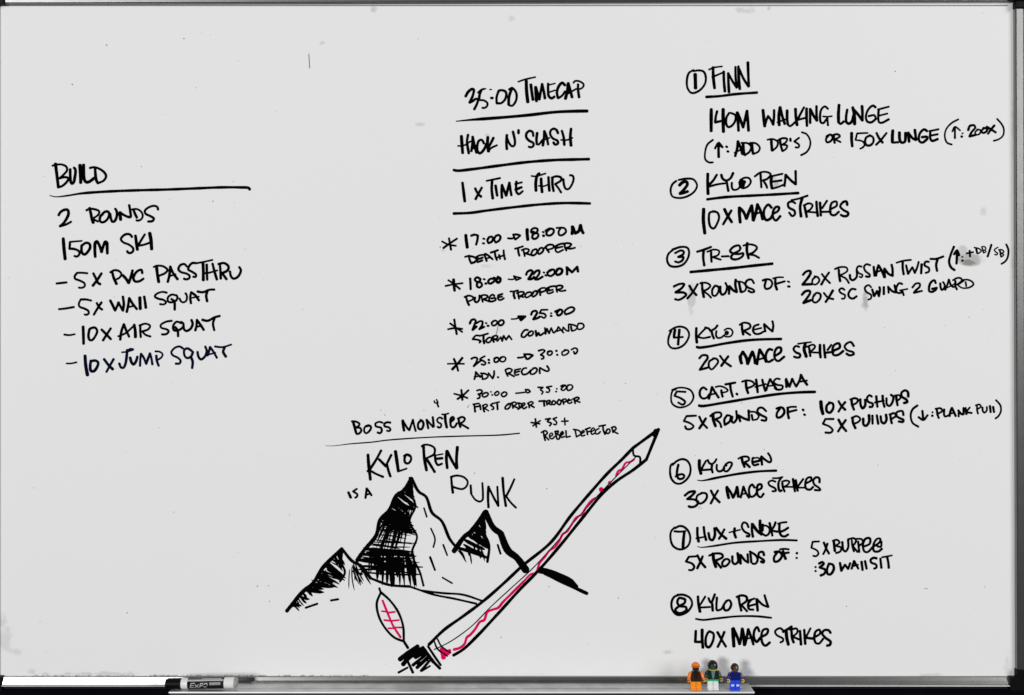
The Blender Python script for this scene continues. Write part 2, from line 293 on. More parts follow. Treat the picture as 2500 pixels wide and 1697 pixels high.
# ------------------------------------------------------------------ handwriting
A1 = (100, 380, 550); A2 = (100, 620, 550)
B1 = (1080, 180, 400); B2 = (1080, 360, 400); B3 = (1060, 530, 400); B4 = (1060, 730, 400); B5 = (1060, 900, 500); B6 = (780, 960, 500)
C1 = (1640, 140, 450); C2 = (2000, 230, 500); C3 = (1620, 390, 500); C4 = (1620, 560, 450); C5 = (1940, 560, 550)
C6 = (1620, 760, 500); D1 = (2250, 580, 240); C7 = (1950, 900, 550); C8 = (1600, 1090, 450); C9 = (1620, 1260, 600)
TEXT = [
('heading "BUILD" with a long rule under it', A1, 28, INK, [
 ('word', "w32 150,85 165,205 180,328; w22 118,105 150,95 215,92 262,115 270,150 240,190 195,230; w24 190,235 250,222 285,235 275,260 225,310 180,328; 302,140 302,200 308,270 320,290 338,275 350,220 357,165 352,135 340,125; w34 402,98 408,180 410,280; w32 440,95 440,180 448,250 470,275 500,268 550,232; 558,120 562,190 570,250 588,285; w24 590,285 650,255 672,212 655,175 600,135 545,120 505,128"),
 ('underline', "< w27 92,412 150,425 260,415 420,390 700,370 1000,358 1300,350 1600,338 1850,328 2050,328 2145,335 2155,350")]),
('line reading "2 ROUNDS"', A1, 26, INK, [
 ('word', "w28 182,615 200,585 240,560 275,560 285,595 270,640 230,700 195,730; w22 195,730 260,710 312,682"),
 ('word', "w30 502,540 515,600 528,660 540,692; w22 468,565 500,550 560,555 600,575 595,605 550,640 525,650 !590,680; 640,600 612,630 608,670 625,688 660,680 695,640 705,600 690,578 660,580 635,600; 715,600 722,650 735,680 755,680 775,650 785,600 775,560 765,548; w30 815,585 818,620 822,662; 815,585 850,610 895,632 !925,632 922,580 910,510; 955,560 970,600 990,640; w22 940,555 990,552 1030,575 1050,615 1040,650 1010,670 985,668; w24 1208,558 1200,530 1165,518 1110,535 1072,570 1080,600 1130,625 1165,650 1150,675 1105,680")]),
('line reading "150M SKI"', A1, 27, INK, [
 ('word', "w32 230,855 238,960 250,1068; w24 300,890 298,920 295,960 !350,965 395,990 395,1020 370,1042 345,1035; w18 300,890 360,885 422,880; 420,925 418,970 425,1005 450,1020 485,990 508,945 500,910 465,900 425,925; w30 560,1045 556,970 560,900 575,885 600,920 625,995 !645,930 665,888 680,900 683,950 685,1010"),
 ('word', "w24 940,840 920,815 880,810 840,835 825,865 850,895 910,920 950,955 950,985 925,1005 895,998 890,985; w30 975,825 985,900 995,970; w24 1072,812 1030,880 1002,930 !1060,920 1125,898; w34 1122,800 1135,870 1142,965")]),
('dashed line reading "5X PVC PASSTHRU"', A2, 26, INK, [
 ('dash', "w22 160,305 210,300 265,294"),
 ('word', "w22 480,200 430,195 375,195 !348,230 352,255 400,275 450,305 450,335 420,350 390,348; 540,200 565,250 590,300 612,312; 625,200 580,270 535,328"),
 ('word', "w28 735,185 750,245 780,310; w22 715,190 760,168 810,180 830,210 810,245 760,270; w28 845,220 880,260 905,300 !930,230 945,170; 1045,200 1038,165 1000,175 965,215 955,260 975,285 1020,280 1058,255"),
 ('word', "w32 1192,125 1200,200 1215,290; w22 1162,135 1200,122 1265,130 1305,165 1285,195 1220,225; 1308,290 1325,220 1335,130 !1365,200 1410,262; w20 1320,232 1390,210; w24 1505,130 1480,105 1440,115 1418,155 1440,185 1505,205 1535,230 1525,255 1490,262 1475,255; w24 1600,95 1560,95 1530,125 1520,160 1560,185 1600,215 1595,238 1570,235; w20 1595,98 1680,82 1770,62; w32 1672,95 1675,180 1675,270; w26 1710,110 1712,190 1715,268; 1770,100 1790,180 1815,265; w20 1680,200 1730,195 1820,170; 1845,100 1852,180 1855,255; 1830,105 1890,95 1935,130 1925,170 1870,198 !1915,262; w24 1950,180 1960,230 1985,255 2020,245 2050,210 2062,165 2045,135")]),
('dashed line reading "5X WALL SQUAT"', A2, 25, INK, [
 ('dash', "w22 185,570 240,565 340,548"),
 ('word', "w22 520,482 465,470 410,470 !390,520 400,545 450,565 490,590 492,615 470,628 450,625; w22 575,505 600,550 632,575; 625,500 585,560 545,628"),
 ('word', "w26 715,480 745,540 765,585 !790,530 800,500 !820,540 845,585 !855,520 845,440; 885,600 900,530 910,455 !950,520 990,570; w20 905,548 965,535; w34 1020,450 1022,510 1025,568; w28 1065,440 1075,500 1082,555"),
 ('word', "w22 1298,400 1250,392 1190,415 1175,440 1210,462 1265,475 1290,500 1270,520 1228,518; w22 1400,430 1350,420 1310,450 1312,490 1345,500 1395,480 1408,445 1395,425; 1345,465 1375,490 1380,575; w22 1430,460 1445,490 1470,500 1500,480 1505,430 1490,405; 1548,510 1540,450 1550,395 !1595,430 1630,480; w18 1545,455 1630,440; w24 1615,388 1670,395 1740,370 1790,368; w26 1720,375 1705,430 1715,490")]),
('dashed line reading "10X AIR SQUAT"', A2, 25, INK, [
 ('dash', "w20 240,832 290,838 350,828"),
 ('word', "w28 435,750 438,840 440,928; 500,780 490,840 500,885 525,890 560,850 580,795 560,762 520,765 498,780; 625,780 670,825 722,880; 720,768 680,830 640,892"),
 ('word', "818,885 830,800 855,725 !880,790 910,855; w20 795,850 860,825 895,800 960,740; w30 962,730 972,790 975,858; 1025,735 1025,800 1030,858; w22 1015,738 1080,720 1125,740 1110,775 1045,800 !1080,835 1130,852"),
 ('word', "w22 1350,690 1290,700 1235,735 1240,760 1300,780 1318,800 1290,828 1248,830; w24 1450,715 1400,700 1365,740 1370,785 1410,790 1460,760 1470,720 1445,700; 1385,755 1410,790 1415,850; 1470,730 1478,780 1500,795 1545,770 1565,720 1552,680; 1592,790 1605,740 1608,680 !1645,730 1680,785; w20 1600,755 1655,740; w26 1665,680 1720,690 1790,655 1845,640; 1790,665 1775,720 1788,788")]),
('dashed line in blue-black ink reading "10X JUMP SQUAT"', A2, 24, NAVY, [
 ('dash', "w18 262,1130 310,1130 368,1118"),
 ('word', "w34 455,1050 462,1150 480,1250; w28 515,1100 508,1160 515,1205 545,1210 580,1165 590,1120 560,1100 525,1105; w28 650,1085 700,1150 742,1190; 750,1085 710,1155 675,1218"),
 ('word', "w18 835,1015 880,1010 955,985 920,980 890,1000; w26 890,990 885,1050 870,1140 850,1175 825,1170 808,1130; w28 920,1070 935,1120 955,1140 980,1110 995,1060; 1022,1155 1025,1090 1032,1030 !1060,1070 1085,1135 !1105,1080 1125,1025 !1140,1080 1150,1140; w26 1190,1050 1195,1100 1215,1155; w20 1180,1005 1225,1010 1255,1035 1240,1070 1200,1095"),
 ('word', "w22 1465,975 1430,955 1380,970 1345,1015 1360,1045 1410,1070 1440,1100 1430,1130 1390,1132; w24 1555,1000 1510,975 1480,990 1482,1050 1510,1075 1550,1055 1568,1010; w26 1545,1060 1565,1110 1560,1178; 1615,1010 1625,1060 1650,1088 1690,1060 1710,1000 1695,955; 1718,1050 1735,1000 1745,960 !1780,1010 1815,1072; w18 1722,1040 1800,1020; w20 1795,955 1870,962 1965,935; w26 1895,965 1880,1010 1908,1060")]),
('underlined line reading "35:00 TIMECAP"', B1, 38, INK, [
 ('word', "w38 330,322 365,260 420,218 445,225 435,300 388,410; w34 385,412 430,390 470,358 !505,360 490,430 452,505; < w30 622,212 560,225 505,270; 555,235 530,290 520,370; w28 520,375 590,380 640,420 630,465 600,485 565,485; w18 672,225 698,225; 690,345 715,345; w34 800,240 770,330 770,420 !840,415 900,340 900,260 850,235 800,240; w30 945,225 985,200; w38 990,200 945,330 940,440; w32 940,445 990,455 1045,380 1050,280 1010,215 985,200"),
 ('word', "w24 1075,115 1160,85 1320,48; w44 1190,100 1195,250 1212,402; w42 1255,155 1268,260 1285,370; w42 1322,190 1325,290 1335,390; 1325,190 1375,365 !1415,145 !1440,260 1455,350; w36 1500,140 1500,240 1510,320 1550,350 1590,325; w22 1510,160 1600,138; w24 1510,265 1600,235; 1740,165 1700,130 1650,180 1625,270 1640,345; w30 1645,348 1700,310 1740,250; w42 1745,355 1775,240 1785,135 !1815,240 1840,335; w26 1770,290 1900,215; w36 1925,150 1925,230 1940,335; w26 1860,130 1880,105 1950,110 2005,155 1985,200 1930,225"),
 ('underline', "< w42 195,675 400,655 800,625 1200,590 1600,545 1900,532 2055,530")]),
('underlined line reading "HACK N SLASH"', B1, 36, INK, [
 ('word', "w42 270,885 278,1000 288,1125; w36 365,865 350,960 375,1130; w24 220,1025 300,1020 400,960; w38 412,1100 425,1000 430,895 !455,1010 485,1120; w30 415,1070 470,1040; w36 590,990 560,940 520,950 495,1020 500,1100 530,1130 580,1090 630,990; w44 645,900 640,1000 655,1100; w36 725,910 680,1000 650,1050 ; w30 655,1085 700,1050 775,1015"),
 ('word', "w38 915,870 908,970 915,1070; w34 910,900 950,990 990,1030 1020,1020 1030,960 1015,880 1000,820; w38 1080,800 1080,845"),
 ('word', "w34 1290,885 1280,830 1240,810 1195,845 1190,900 1230,950 1290,985 1290,1025 1250,1045 1225,1035; w36 1345,840 1335,930 1340,1000; w32 1340,1000 1365,1005 1420,940; 1425,1020 1440,920 1445,815 !1480,900 1500,1005; w24 1420,945 1520,910; w34 1640,845 1620,800 1575,780 1535,810 1530,860 1570,920 1630,950 1640,990 1600,1005 1575,975; 1695,810 1720,900 1730,1010; w40 1825,780 1815,900 1825,1020; w24 1680,940 1770,940 1845,910"),
 ('underline', "w40 160,1366 210,1376 400,1358 800,1305 1200,1255 1600,1225 1850,1218 2080,1212")]),
('underlined line reading "1X TIME THRU"', B2, 36, INK, [
 ('word', "w40 285,500 300,620 318,765"),
 ('word', "w36 465,580 500,650 550,700;560,570 515,650 470,735"),
 ('word', "w28 625,475 700,460 820,435; w40 705,480 700,600 715,725; w36 755,540 765,610 778,685; w36 845,715 840,620 845,530 !905,685 !950,500 !965,600 980,680; w36 1050,485 1045,570 1055,640 1085,665; w32 1060,645 1085,662 1140,620; w26 1030,520 1130,495; 1035,600 1125,565"),
 ('word', "w24 1262,405 1320,410 1465,370; w40 1375,368 1345,400 1325,500 1328,615; w38 1400,440 1405,540 1415,635; 1505,420 1510,520 1518,615; w24 1365,545 1440,550 1520,515; w36 1560,430 1562,530 1578,620; w32 1550,430 1620,410 1685,430 1680,470 1600,520 !1640,570 1685,640; w32 1715,450 1730,550 1755,590 1790,590 1840,520 1862,440 1845,400 1810,395"),
 ('underline', "w38 160,938 400,928 600,900 1000,850 1400,808 1700,790 1900,790 2095,795")]),
('starred line reading "17:00 to 18:00M"', B3, 34, INK, [
 ('asterisk', "w30 210,300 225,390 240,465; w30 325,305 220,375 130,440; w26 110,345 200,390 310,408"),
 ('word', "w42 448,255 458,350 470,432; w34 525,265 570,250 620,262 !612,330 595,392; w28 695,305 715,312; w30 690,372 710,375; w32 780,285 755,330 770,370 !815,350 835,300 815,278 780,285; w32 870,275 850,320 875,362 !925,330 940,280 915,255 870,270"),
 ('arrow', "w28 1045,300 1095,305 1140,295; w30 1120,250 1150,320 !1190,290 1220,262 !1180,248 1120,250"),
 ('word', "w44 1318,175 1320,250 1328,322; w32 1440,230 1375,215 1380,180 1430,155 1468,175 1455,215 1400,250 1395,300 1430,310 1475,275 1470,235 1440,225 1400,205; w30 1540,212 1555,215; w36 1545,265 1560,265; w34 1640,170 1595,210 1600,255 1650,260 1695,215 1690,175 1640,165 1580,195; w30 1735,155 1800,150 !1765,210 1775,255 1820,255 1870,205 1850,160 1800,150; w42 1960,135 1962,190 1955,240; w42 1965,140 2000,230 !2050,200 2075,115 !2095,190 2115,228")]),
('small line below the first starred line, reading "DEATH TROOPER"', B3, 29, INK, [
 ('word', "435,565 490,550; w32 490,550 505,610 525,655 !580,635 600,600 570,570 490,550; 620,555 605,600 615,640 !685,615; 590,570 640,545 700,535; 615,600 690,575; w32 715,540 745,625;720,520 760,540 830,600; w24 740,590 800,570; w30 800,505 850,490 905,470; 860,500 870,560 890,610; w30 920,535 935,595; 985,470 990,540 1005,600; w26 890,575 1000,540"),
 ('word', "w28 1145,450 1200,435 1260,415; w30 1190,450 1195,500 1210,550; 1265,470 1275,510 1285,555; 1240,470 1300,450 1345,465 1330,500 1290,515 !1380,540; 1400,470 1380,510 1390,545 1435,530 1460,490 1450,455 1400,470; 1490,460 1470,495 1485,525 1530,500 1550,460 1530,435 1490,450; 1590,440 1605,470 1630,500; 1560,445 1620,395 1690,400 1690,435 1610,465; 1740,400 1720,440 1725,480 1750,500 1830,465; 1730,440 1820,420; 1700,425 1780,385 1830,375; 1850,390 1855,430 1875,475; 1830,380 1890,370 1945,385 1920,420 1870,440 !1930,450 2000,435")]),
('starred line reading "18:00 to 22:00M"', B3, 33, INK, [
 ('asterisk', "w28 200,895 260,935 365,1020; w40 275,885 280,960 290,1045; w26 160,978 270,955 405,938"),
 ('word', "w34 510,870 515,950 518,1025; 655,880 610,855 575,885 600,915 660,930 680,965 640,1000 610,985 610,940 650,905 655,880; w30 700,880 720,885; 725,942 740,945; w32 850,875 790,880 765,925 795,945 850,910 870,870 840,860; w38 900,870 880,900 905,930 935,910 935,870 900,850"),
 ('arrow', "w22 1050,882 1110,885 1160,865; w26 1130,835 1165,895 !1230,865 !1140,842"),
 ('word', "w34 1305,820 1320,780 1370,755 1395,770 1370,830 1335,880 !1380,880 1420,850; 1405,810 1450,765 1490,760 1490,800 1450,860 1430,885 !1470,885 1540,845; w28 1550,785 1565,790; 1575,825 1590,830; w32 1660,755 1610,790 1615,825 1660,835 1710,790 1700,750 1650,750 1600,790; w36 1750,750 1725,790 1745,820 1800,800 1815,750 1780,730 1740,745; w36 1880,710 1885,760 1885,815; w34 1885,715 1955,785 !2030,705 !2035,735 2040,775")]),
('small line below the second starred line, reading "PURGE TROOPER"', B3, 28, INK, [
 ('word', "w32 455,1140 470,1200 495,1250; w28 430,1135 490,1115 550,1135 550,1165 490,1195; w32 580,1140 575,1190 600,1210 635,1180 645,1110; 670,1125 680,1170 690,1205; 655,1120 710,1105 760,1120 740,1150 695,1165 !790,1200; w30 855,1120 830,1100 790,1130 780,1180 810,1200 870,1180 !870,1150 810,1155; 910,1110 905,1150 920,1175 950,1175 990,1150; 905,1110 970,1090; w26 910,1140 965,1128"),
 ('word', "1080,1055 1130,1055 1190,1040; w32 1130,1060 1130,1110 1145,1155; 1190,1080 1195,1120 1205,1160; 1170,1080 1230,1060 1275,1070 1260,1100 1205,1125 !1270,1135; 1320,1070 1290,1110 1300,1140 1350,1125 1385,1085 1370,1065 1320,1072; 1410,1070 1385,1110 1400,1130 1450,1100 1470,1060 1440,1045 1400,1070; w32 1500,1040 1505,1110; 1450,1065 1520,1010 1580,1010 1580,1040 1510,1070; 1630,1020 1600,1050 1610,1080 1650,1080 1690,1060; 1600,1010 1660,985 1720,980; w26 1620,1045 1685,1030; 1735,990 1735,1030 1745,1065; 1715,985 1790,970 1825,985 1800,1015 1750,1030 !1800,1050 1865,1040")]),
('starred line reading "22:00 to 25:00"', B4, 30, INK, [
 ('asterisk', "w32 285,290 300,390 320,500; w26 225,345 300,400 400,470; w28 195,430 280,415 400,425"),
 ('word', "w34 505,350 530,300 575,290 590,310 570,370 545,440 !600,390; 600,345 650,315 685,320 680,370 640,430 !710,395; w26 730,340 745,345; 755,380 775,382; w28 850,310 815,340 830,375 870,370 895,330 870,305 835,315; 945,300 910,335 925,370 960,370 990,330 970,300 940,305"),
 ('arrow', "w24 1095,285 1150,283 1210,265; w30 1190,245 1230,305 !1295,248 !1195,245; 1215,270 1270,260"),
 ('word', "w32 1375,225 1395,180 1445,170 1460,195 1430,250 1405,290 !1470,270 1500,250; w28 1610,153 1520,155 !1495,200 !1560,210 1585,240 1560,270 1520,250; w28 1655,200 1665,205; 1650,240 1668,242; w32 1715,180 1780,150 !1740,200 1760,235 1810,205 1815,160 1780,148; w30 1900,130 1855,170 1860,215 1900,210 1970,175 1990,140 1950,115 1890,135")]),
('small line below the third starred line, reading "STORM COMMANDO"', B4, 26, INK, [
 ('word', "w28 640,520 590,520 545,570 !620,580 665,600 640,620; 640,525 700,510 765,490; w32 700,520 700,580 710,630; 770,550 735,590 760,620 800,600 815,560 790,545 765,555; w30 835,530 835,570 845,610;820,545 870,520 900,530 890,560 850,570 !870,575 900,595; 895,600 945,540 !965,600 !985,520 !1020,580 !1060,520 !1100,575"),
 ('word', "w30 1330,440 1290,440 1245,490 1240,535 1280,540 1320,500; 1370,460 1335,490 1345,525 1395,505 1405,465 1370,455 1335,480; w30 1440,450 1450,525 !1480,480 !1500,515 1560,480; 1570,410 1580,500 !1600,420 !1630,490 !1660,410 !1690,480; 1700,480 1740,440 1760,395 !1800,440 1835,480; w22 1740,460 1790,440; w24 1820,450 1830,400 !1880,450 1910,455 !1905,360; w30 1940,390 1950,445; 1910,360 1980,370 2030,400 2000,440 1950,455; 2040,360 2030,400 2045,430 2100,420 2125,385 2110,355 2070,345 2040,355")]),
('starred line reading "25:00 to 30:00"', B4, 28, INK, [
 ('asterisk', "w30 280,850 315,930 340,1020; w36 400,835 340,910 255,1000; w24 190,920 300,918 425,920"),
 ('word', "w30 525,850 570,830 610,840 600,890 560,955 !640,890 670,870; w26 720,810 650,855 700,880 730,910 710,935 670,925; w30 770,860 780,870; 770,905 785,908; 880,835 850,860 860,895 900,890 920,850 890,830 850,845; w26 970,820 930,860 955,890 1000,880 1015,840 990,820 940,830"),
 ('arrow', "w26 1185,833 1240,830 1290,815; w30 1275,780 1310,850 !1330,852 1400,800 !1350,785 1275,785"),
 ('word', "1480,735 1540,720 1570,735 1550,760 1510,790 !1555,820 1550,845 1520,850; 1640,740 1605,765 1620,795 1660,790 1675,755 1650,738 1610,750; w32 1728,735 1740,738; w28 1740,790 1752,795; w26 1860,730 1815,755 1820,795 1870,790 1910,750 1900,730 1850,722; w26 1945,720 2000,695 2030,715 2025,755 1995,780 1980,745")]),
('small line below the fourth starred line, reading "ADV. RECON"', B4, 27, INK, [
 ('word', "570,1140 585,1090 590,1035 !630,1080 655,1110; w22 570,1105 660,1090; 680,1065 685,1140; w26 660,1055 720,1060 765,1090 740,1125 690,1140; 770,1050 800,1090 830,1130 !850,1070 850,1020; w28 900,1108 912,1112"),
 ('word', "1010,1010 1025,1055 1045,1095; 1010,1005 1060,985 1105,1005 1090,1035 1040,1055 !1060,1060 1135,1100; 1150,1010 1140,1050 1155,1080 1200,1070; 1140,1010 1225,990; w26 1145,1045 1210,1025; 1310,980 1270,985 1240,1030 1260,1070 1320,1060 1370,1010; 1410,985 1370,1020 1370,1065 1420,1060 1460,1010 1445,980 1400,985; 1500,975 1495,1020 1500,1055; 1500,975 1560,1010 1610,1025 1630,1005 1615,970 1600,950")]),
('starred line reading "30:00 to 35:00"', B5, 20, INK, [
 ('asterisk', "w24 308,240 315,300 320,355; w24 390,245 330,300 265,345; w20 225,285 300,305 380,335"),
 ('word', "w22 485,250 520,240 545,255 525,285 500,290 !520,310 510,335 490,340; 570,275 545,300 560,322 600,310 615,285 590,272 560,285; w18 640,262 648,266; 655,298 662,300; w20 710,262 685,285 700,305 730,290 735,268 710,258; 785,268 762,290 780,318 815,305 825,280 800,265 770,280"),
 ('arrow', "w18 925,280 980,275 1035,268; 1035,235 1055,275 1090,262 !1070,240 1035,242"),
 ('word', "1178,212 1235,215 !1205,240 1235,262 1220,290; 1335,200 1275,210 !1310,240 1300,268 1270,265; w19 1388,228 1395,230; 1380,260 1388,262; 1435,200 1480,190 !1440,235 1465,248 1500,215 1490,190 1450,190; 1520,190 1505,220 1520,248 1555,235 1572,205 1555,185 1515,188")]),
('small line below the fifth starred line, reading "FIRST ORDER TROOPER"', B5, 20, INK, [
 ('word', "w24 455,410 465,490; 440,405 510,395; 465,435 515,425; w22 520,410 528,465; w22 555,420 560,460 570,490; w18 548,420 590,405 605,420 570,450 !620,480; 665,395 640,415 670,435 675,455 655,465; w18 670,395 740,378; w22 715,390 720,465"),
 ('word', "850,400 810,430 805,455 835,458 865,420 855,395 825,410; 885,395 895,450; 870,395 915,380 935,400 900,425 !945,445; 960,400 970,455; 945,390 990,400 985,435 950,462; 1000,430 1030,405 1025,390 1000,400 1000,440 1020,455 1050,435; w22 1070,395 1080,445; 1060,395 1105,375 1125,390 1090,415 !1135,440"),
 ('word', "w22 1190,370 1260,365; w24 1245,370 1250,425; 1275,375 1280,415; 1270,375 1310,360 1320,375 1290,395 !1330,410; 1350,365 1335,395 1360,410 1380,380 1350,362; 1415,350 1395,390 1425,410 1440,370 1415,350; 1460,360 1470,405; 1450,355 1490,345 1500,365 1470,385; 1530,345 1510,375 1535,395 1565,380; 1520,365 1560,355; w22 1590,345 1600,395; 1575,345 1630,325 1645,340 1605,365 !1655,382")]),
('starred line reading "35+" and "REBEL DEFECTOR" to the right of the drawing heading', B5, 20, INK, [
 ('asterisk', "w22 1148,570 1155,620 1160,665; w20 1205,590 1120,650; w20 1100,612 1150,618 1200,628"),
 ('word', "w20 1262,575 1320,565 !1285,600 1330,620 1310,650; 1390,555 1350,570 !1390,610 1380,638 1355,630; w18 1445,598 1520,595; w20 1480,562 1485,640"),
 ('word', "w22 1240,720 1250,780 1260,815; 1215,725 1260,705 1285,730 1255,760 !1300,810; w18 1310,775 1345,750 1335,730 1310,750 1315,790 1345,795 1365,770; 1375,720 1390,790; 1370,715 1410,710 1395,745 !1425,760 1415,800 1395,800; 1435,760 1465,735 1455,715 1435,740 1445,780 1480,770; w20 1495,705 1500,780 !1545,768"),
 ('word', "1600,700 1615,775; 1580,690 1645,705 1665,740 1615,775; w18 1670,740 1705,715 1695,700 1670,725 1675,765 1710,755; w20 1730,690 1740,750; 1715,690 1770,670; 1735,720 1775,710; w18 1785,715 1820,690 1805,672 1780,700 1790,745 1820,735; w20 1870,680 1835,700 1830,735 1860,740 1885,715; 1870,655 1945,640; w22 1915,650 1920,700 1940,745; w20 1965,690 1950,720 1970,738 1995,715 1985,685 1960,690; 2020,680 2030,725; 2010,670 2050,660 2065,685 2030,710 !2085,738")]),
('underlined heading "BOSS MONSTER" above the drawing', B6, 24, INK, [
 ('mark', "w18 1302,88 1310,110 1345,108 !1328,72; w20 1335,115 1350,155"),
 ('word', "w28 380,320 400,390 415,450; 368,320 420,325 455,350 440,375 400,390 !460,395 475,425 445,460 420,462; 560,370 515,385 508,435 530,455 570,425 585,385 560,365 525,375; 715,335 680,325 635,345 640,375 700,395 705,435 685,455 658,445; 805,335 770,330 735,350 740,375 790,390 805,415 790,430 765,425"),
 ('word', "w30 945,310 950,370 960,425; 945,310 1000,400 1020,420 !1060,300 !1075,370 1092,430; w28 1150,310 1120,345 1125,400 1155,410 1180,360 1170,320 1145,305; w26 1215,300 1235,400; 1220,305 1290,385; 1298,380 1285,270; w22 1395,290 1365,275 1335,300 1345,330 1380,350 1375,385 1350,390 1340,380; w20 1390,240 1430,240 1465,228; w30 1425,250 1430,320 1445,390; w28 1490,325 1525,290 1515,270 1490,285 1485,330; w24 1485,330 1495,380 1530,385 1560,340; w26 1580,290 1585,340 1600,385; w24 1570,290 1620,270 1650,290 1630,325 1590,345 !1640,370 1690,400"),
 ('underline', "< w15 70,597 150,598 350,575 600,555 750,535 1000,515 1300,498 1700,485 2050,475 2270,455")]),
('large title of two words between the rule and the drawing', B6, 28, INK, [
 ('word', "w34 550,698 560,830 578,980; w28 700,650 640,760 575,860; w26 545,885 570,880 640,915 722,950; w30 675,750 755,830; w28 815,700 765,800 !780,870 805,945; w36 862,660 880,780 895,885; w20 890,890 990,855; w26 1030,715 985,700 965,745 975,790 1010,795 1040,750 1030,710 990,695 960,715"),
 ('word', "w32 1180,595 1190,740 1215,875; w24 1160,605 1180,588 1250,590 1305,625 1300,690 1210,740; w30 1210,740 1250,800 1308,895; w26 1310,700 1320,780 1345,815 1390,800; w18 1300,708 1400,690; 1320,745 1395,738; w32 1445,655 1440,750 1450,850; w30 1450,655 1500,760 1555,855; w34 1558,850 1555,740 1565,612")]),
('words "IS A" and "PUNK" either side of the drawing', B6, 24, INK, [
 ('word', "w28 328,1125 355,1185; w22 425,1085 380,1115 !430,1150 420,1180 405,1185"),
 ('word', "w24 522,1190 530,1130 535,1080 !565,1120 590,1160; w20 525,1155 575,1140"),
 ('word', "w27 1495,955 1502,1040 1514,1130; w23 1490,950 1560,935 1640,955 1682,1005 1665,1060 1620,1088 1560,1078 1508,1060; w26 1715,1045 1722,1140; w22 1848,1018 1855,1150 1850,1210 1820,1230 1770,1210 1725,1150; w28 1918,1060 1912,1180 1918,1295; 1918,1060 1975,1180 2030,1280 !2018,1060; w28 2078,960 2090,1120 2115,1280; 2212,975 2165,1080 2118,1170 !2170,1240 2230,1300")]),
('circled 1 and its underlined heading', C1, 34, INK, [
 ('circled_number', "w27 275,160 215,200 190,300 200,390 240,445 280,450 360,410 420,330 428,240 400,180 340,165 275,175; w44 295,215 298,300 300,390"),
 ('word', "w36 520,125 525,260 540,390; w22 470,155 530,130 635,115; w24 510,250 640,195; w34 655,180 658,300 670,430; w34 712,200 715,320 722,440; w28 715,205 765,300 818,385; w30 820,380 805,250 803,120; w34 840,115 845,260 858,400; w30 850,145 900,260 968,370; 972,365 965,220 960,65"),
 ('underline', "w32 435,500 600,490 800,465 1075,445")]),
('line reading "140M WALKING LUNGE"', C1, 33, INK, [
 ('word', "w40 498,655 497,800 497,930; w32 572,680 555,750 548,820 !640,800; w40 648,655 648,800 652,940; w28 725,700 690,760 690,850 715,880 760,860 800,800 800,730 740,700; w36 825,695 835,800 842,925; w34 830,700 870,800 900,885 !950,675 !960,800 968,925"),
 ('word', "w38 1150,665 1160,760 1172,870; w30 1172,870 1195,790 1215,740 !1250,790 1280,850 !1290,740 1290,665; w36 1355,855 1350,740 1365,630 !1390,730 1425,840; w22 1330,820 1440,780; w34 1455,670 1455,780 1465,850; w28 1465,850 1490,868 1560,815; w36 1560,650 1565,750 1580,855; w28 1668,630 1620,720 1585,790 !1700,760; w34 1700,645 1700,750 1705,865; 1745,650 1745,740 1745,830; 1750,660 1790,740 1830,800 !1825,700 1825,615; w28 1970,650 1930,620 1885,660 1870,750 1880,820 1910,830 1950,780; w20 1905,745 1960,750 2020,742; w28 1960,755 1970,858"),]),
('last word of the line above, reading "LUNGE"', C2, 28, INK, [
 ('word', "w34 225,122 218,230 220,320; w26 220,320 240,338 280,310; w30 318,175 305,260 310,320 335,335 370,310 390,240; w34 380,150 400,250 402,340; w32 385,170 440,230 490,300 !490,200 485,135; w26 640,150 610,130 560,170 530,250 545,310 590,320 645,280 !625,240 560,250; w26 675,180 670,260 680,320 710,325 790,285; w22 665,175 790,142; w22 675,245 775,220")]),
('bracketed line reading "(ADD DB\'S) OR" with an up arrow', C1, 30, INK, [
 ('word', "w24 520,1040 450,1100 420,1200 425,1290 470,1325 520,1325; w32 595,1075 590,1160 592,1258; w28 545,1150 590,1080 640,1135; w26 570,1120 620,1120; w26 685,1125 700,1132; 700,1185 715,1190"),
 ('word', "w34 800,1245 825,1150 835,1060 !865,1130 890,1220; w22 790,1205 880,1160; w34 900,1095 905,1170 915,1230; w26 880,1080 960,1085 1000,1130 980,1190 920,1235; w34 1010,1080 1015,1150 1025,1215; w26 985,1080 1060,1085 1110,1140 1090,1190 1025,1220"),
 ('word', "w36 1255,1040 1258,1100 1265,1175; w24 1205,1040 1270,1030 1335,1065 1330,1120 1270,1180; w32 1365,1045 1375,1110 1395,1180; w26 1340,1045 1400,1020 1455,1030 1440,1070 1395,1100 !1455,1115 1440,1155 1395,1185; w32 1495,1025 1498,1055; w26 1605,1015 1545,1060 !1605,1105 1600,1135 1560,1135; w24 1640,945 1700,970 1745,1050 1740,1130 1700,1195 1630,1235"),
 ('word', "w28 1985,980 1945,1030 1955,1070 2000,1060 2030,1010 2000,975 1950,1000; w30 2045,975 2045,1030 2055,1080; w26 2020,985 2090,970 2120,995 2060,1035 !2130,1070")]),
('end of the bracketed line reading "150X LUNGE (200X)" with an up arrow', C2, 26, INK, [
 ('word', "w32 368,440 368,520 375,592; w20 550,440 430,445 !412,520 !490,535 515,570 500,600 465,620; w26 580,470 535,490 520,550 540,580 580,580 615,540 610,490 570,465; w28 650,440 680,500 720,550; w24 765,440 700,520 645,575"),
 ('word', "w34 835,412 830,480 830,545; w26 835,550 900,545; w32 910,435 915,520 935,550 970,540 980,440; w32 1010,435 1020,540; w32 1010,440 1060,500 1100,520 !1085,405; w28 1225,420 1190,400 1140,450 1135,530 1170,550 1225,510 !1225,485 1165,488; w28 1260,425 1260,500 1280,530 1345,510; w22 1250,420 1355,398; 1265,470 1345,455"),
